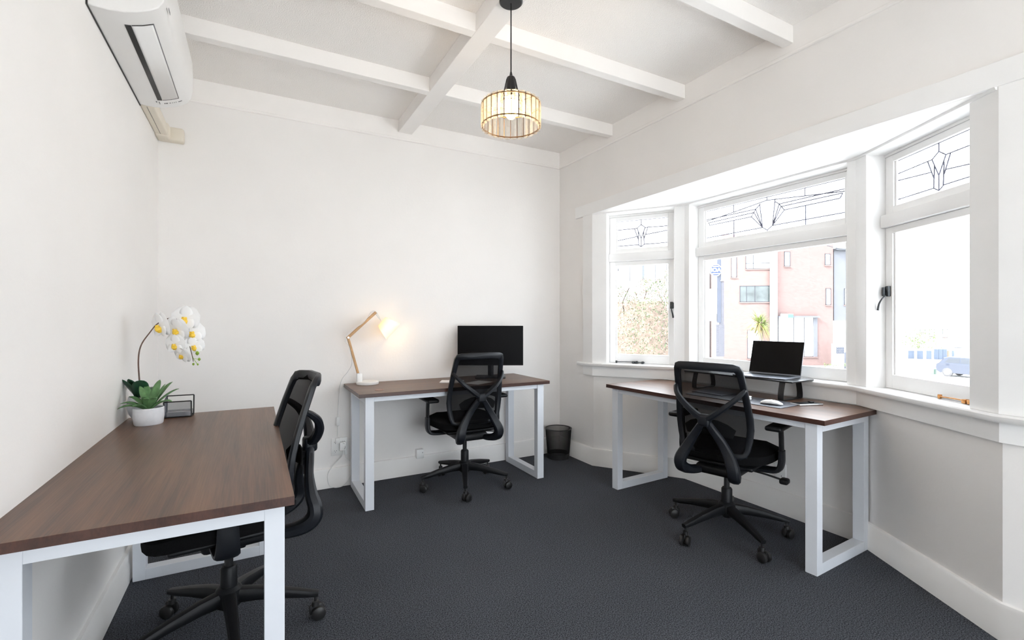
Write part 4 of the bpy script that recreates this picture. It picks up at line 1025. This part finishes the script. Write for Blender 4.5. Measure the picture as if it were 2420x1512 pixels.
# cabbage palm
pc = at(1796, 762, 36)
pt = thing('cabbage_palm', 'yellow-green cabbage palm in front of the brick building', 'tree', (pc.x, pc.y, GZ))
hz = pc.z - GZ
MB().tube(spline([(.0, 0, 0), (.05, 0, 1.2), (-.06, 0, 2.2), (-.05, 0, hz - .2)], 4), .11, 8).build('trunk', bark, pt)
MB().tube(spline([(.03, 0, .6), (.34, .1, 1.5), (.42, .1, 2.4), (.40, .1, hz - .35)], 4), .08, 8).build('trunk', bark, pt)
random.seed(5)
fg, fy = MB(), MB()
for cx_, cz_, cnt in ((-.1, hz, 110), (.42, hz - .25, 80)):
    for i in range(cnt):
        az = random.uniform(0, 2 * PI); el = random.uniform(-1.1, 1.2); L = random.uniform(1.0, 1.5)
        g = fg if (el > -.5 or random.random() < .4) else fy
        dv = Vector((math.cos(az) * math.cos(el), math.sin(az) * math.cos(el), math.sin(el)))
        o = Vector((cx_, .05, cz_)); p1 = o + dv * L * .55; p2 = o + dv * L + Vector((0, 0, -.22 * L)); s = dv.cross(Vector((0, 0, 1))).normalized() * .035
        g._add([o - s * .5, o + s * .5, p1 + s, p1 - s, p2], [(0, 1, 2, 3), (3, 2, 4)])
fg.build('frond_leaves', palm_l, pt, kind='stuff', smooth=False); fy.build('dry_fronds', palm_y, pt, kind='stuff', smooth=False)

# big flowering hedge close to the left bay window
hc = at(1505, 760, 14.5)
hd = thing('flowering_hedge', 'tall pinkish green hedge filling the left bay window', 'hedge', (hc.x, hc.y, GZ))
random.seed(8); ga, gp = MB(), MB()
def hleaf(g, c, s):
    n = Vector((random.uniform(-1, 1), random.uniform(-1, 1), random.uniform(-1, 1))).normalized(); u = n.orthogonal().normalized(); v = n.cross(u)
    g._add([c - u * s, c - v * s * .45, c + u * s, c + v * s * .45], [(0, 1, 2, 3)])
for i in range(42000):
    a = random.uniform(0, 2 * PI); hh = random.random() ** .8 * 5.35; rr = (1.75 - .5 * (hh / 5.35) ** 3) * math.sqrt(random.uniform(.55, 1.0))
    c = Vector((rr * math.cos(a) * 1.10, rr * math.sin(a) * 1.10, hh + .25 * math.sin(a * 3) + .12 * math.sin(a * 11)))
    mid = abs(hh - 3.9) < 1.1 and math.sin(a * 2.3 + 1) > -.3
    hleaf(gp if random.random() < (.80 if mid else .45) else ga, c, random.uniform(.020, .042))
ga.build('green_leaves', hedge_g, hd, kind='stuff', smooth=False); gp.build('pink_leaves', hedge_p, hd, kind='stuff', smooth=False)
g = MB()
for i in range(60):
    a = random.uniform(0, 2 * PI); r = random.uniform(.3, 1.5); z = random.uniform(.5, 4.8)
    g.tube([(0, 0, z * .4), (r * math.cos(a), r * math.sin(a), z), (r * 1.1 * math.cos(a + .2), r * 1.1 * math.sin(a + .2), z + .4)], .018, 4)
g.build('twigs', twig_m, hd, smooth=False)
MB().lathe([(0, 0), (1.15, 0), (1.25, 2.2), (1.15, 4.0), (.8, 4.8), (0, 5.0)], 14).build('inner_foliage', hedge_p, hd)

# apartment block over the hedge
F7 = Facade(1425, 62, 1612, 55)
ap = fac_root('apartment_block', 'pale apartment block seen above the hedge, with blue and orange panels', 'building', F7)
g = MB(); F7.box(g, 0, F7.L, -8, 0, GZ, 14); g.build('wall', render_w, ap, smooth=False)
def fpanel(F, root, pa, pb, ya, yb, m, name='wall_panel', o=.06):
    (x0, z1), (x1, z0) = F.sz(pa, ya), F.sz(pb, yb); g = MB(); F.box(g, x0, x1, 0, o, z0, z1); g.build(name, m, root, smooth=False)
fpanel(F7, ap, 1518, 1523, 615, 664, dark_clad); fpanel(F7, ap, 1526, 1528, 615, 666, orange_c); fpanel(F7, ap, 1532, 1547, 615, 662, mat('pale_orange_panel', (0.15, 0.12, 0.10), .7, noise=.05, nscale=2))
for pa in (1488, 1548, 1575): fpanel(F7, ap, pa, pa + 1.3, 610, 664, frame_d, 'down_pipe')
fpanel(F7, ap, 1458, 1462, 634, 640, frame_d, 'wall_lamp', .4)
fac_window(F7, ap, 1554, 1572, 612, 660, pane=pane_w)

# verge planting in front of the brick building
random.seed(3); g = MB()
for i in range(520):
    px = random.choice((random.uniform(1932, 1950), random.uniform(1948, 2004), random.uniform(1896, 1906)))
    b = at(px, 866, 39.6 + random.uniform(-.5, .4)); c = Vector((b.x, b.y, GZ + random.uniform(.02, .30 + .3 * (px > 1948))))
    hleaf(g, c, random.uniform(.05, .11))
tag(g.build('verge_planting', grass_m, kind='stuff', smooth=False), 'low leafy planting along the foot of the brick building', 'plants')

# houses, garage doors and car seen through the right window
F8 = Facade(2120, 60, 2400, 60)
hs = fac_root('house', 'pale two-storey house far beyond the right window', 'house', F8)
(x0, z1), (x1, z0) = F8.sz(2146, 772), F8.sz(2420, 860)
g = MB(); F8.box(g, x0, x1, -7, 0, GZ, z1); g.build('wall', render_w, hs, smooth=False)
g = MB(); za = F8.sz(2146, 772)[1]; g.prism([(x0 - .4, za), (x1 + .4, za), (x1 - 3, za + 1.2), (x0 + 3, za + 1.2)], *sorted((F8.sy * -7.2, F8.sy * .4)), fn=lambda x, z, y: (x, y, z)); g.build('roof', render_w, hs, smooth=False)
for pa, pb, ya, yb in ((2174, 2187, 778, 786), (2196, 2208, 777, 795), (2227, 2239, 777, 797)): fac_window(F8, hs, pa, pb, ya, yb, pane=pane_w)
F9 = Facade(2130, 52, 2420, 48)
gr = fac_root('garden_wall', 'pale garden wall with blue-grey doors beyond the car', 'wall', F9)
(x0, z1), (x1, z0) = F9.sz(2130, 826), F9.sz(2420, 822)
g = MB(); F9.box(g, 0, x1, -.3, 0, GZ, F9.sz(2200, 824)[1]); g.build('wall_run', conc, gr, smooth=False)
for pa, pb, ya, yb in ((2146, 2160, 828, 850), (2167, 2181, 828, 852), (2189, 2201, 828, 854), (2207, 2217, 824, 854), (2217.5, 2227, 824, 854), (2227.5, 2237, 824, 854), (2249, 2254, 828, 845)): fpanel(F9, gr, pa, pb, ya, yb, fence_b, 'door_panel', .1)
fpanel(F9, gr, 2239, 2243, 828, 846, orange_c, 'post', .12)
fpanel(F9, gr, 2255, 2330, 820, 823, frame_d, 'coping', .2)
random.seed(6); g = MB(); tcn = at(2170, 806, 56)
for i in range(900):
    hleaf(g, Vector((random.gauss(0, 1.1), random.gauss(0, 1.1), random.gauss(0, .9))), .13)
tr = thing('street_tree', 'pale green tree behind the garden wall', 'tree', (tcn.x, tcn.y, GZ))
o = g.build('foliage', grass_m, tr, kind='stuff', smooth=False); o.location = (0, 0, tcn.z - GZ)
MB().tube([(0, 0, 0), (.1, 0, 1.5), (0, 0, tcn.z - GZ)], .12, 7).build('trunk', bark, tr)
gx = at(2203, 878, 37.0); tag(MB().rbox(-.25, .25, -.2, .2, 0, .42, .03, 2).build('green_utility_box', mat('green_box_paint', (0.08, 0.14, 0.11), .6, noise=.1, nscale=5), loc=(gx.x, gx.y, GZ)), 'small green box beside the parked car', 'box')

# parked car, side on with its nose to the right
cp_ = at(2305, 890, 34.6); dirc = (at(2330, 890, 33.2) - at(2215, 890, 35.8)); cz = math.atan2(dirc.y, dirc.x)
car = thing('car', 'dark blue hatchback parked across the street in the right window', 'car', (cp_.x, cp_.y, GZ), cz)
side = [(-1.95, .38), (-2.02, .62), (-1.98, .92), (-1.80, 1.02), (-1.55, 1.38), (-1.25, 1.48), (.10, 1.47), (.55, 1.38), (1.10, 1.00), (1.75, .88), (2.02, .70), (2.06, .42), (1.75, .26), (-1.75, .26)]
g = MB(); g.prism(side, -.84, .84, fn=lambda x, z, y: (x, y * (1 - .12 * max(0, (z - .95) / .5)), z)); g.build('body', car_b, car, smooth=False, bevel=.05)
for sy in (-1, 1):
    g = MB(); g.prism([(-1.45, 1.05), (-1.22, 1.36), (-.55, 1.40), (-.55, 1.04)], .0, .02, fn=lambda x, z, y: (x, sy * (.835 - .10 * max(0, (z - .95) / .5) + y), z)); g.build('side_window', car_g, car, smooth=False)
    g = MB(); g.prism([(-.48, 1.04), (-.48, 1.40), (.10, 1.39), (.50, 1.30), (.92, 1.02)], .0, .02, fn=lambda x, z, y: (x, sy * (.835 - .10 * max(0, (z - .95) / .5) + y), z)); g.build('side_window', car_g, car, smooth=False)
    for wx in (-1.28, 1.30):
        A = Matrix.Rotation(PI / 2, 3, 'X')
        wl = MB().lathe([(0, -.10), (.26, -.10), (.32, -.07), (.32, .07), (.26, .10), (0, .10)], 20, (wx, sy * .78, .32), A).build('wheel', tyre_m, car)
        MB().lathe([(0, .02), (.18, .015), (.20, 0), (.18, -.015), (0, -.02)], 16, (wx, sy * .885, .32), A).build('hub_cap', alu_l, wl)
    MB().rbox(.78, .95, *sorted((sy * .84, sy * 1.0)), .98, 1.10, .03, 2).build('wing_mirror', car_b, car)
MB().rbox(1.90, 2.04, -.80, -.45, .60, .76, .03, 2).build('head_lamp', sign_white, car); MB().rbox(1.90, 2.04, .45, .80, .60, .76, .03, 2).build('head_lamp', sign_white, car)
# overhead wire in front of the grey building
Mi = F3.M().inverted(); p0, p1 = Mi @ at(1955, 580, 41), Mi @ at(2060, 600, 41)
MB().tube([p0, (p0 + p1) / 2 - Vector((0, 0, .1)), p1], .035, 5).build('overhead_cable', frame_d, gb)
bpy.context.view_layer.update()
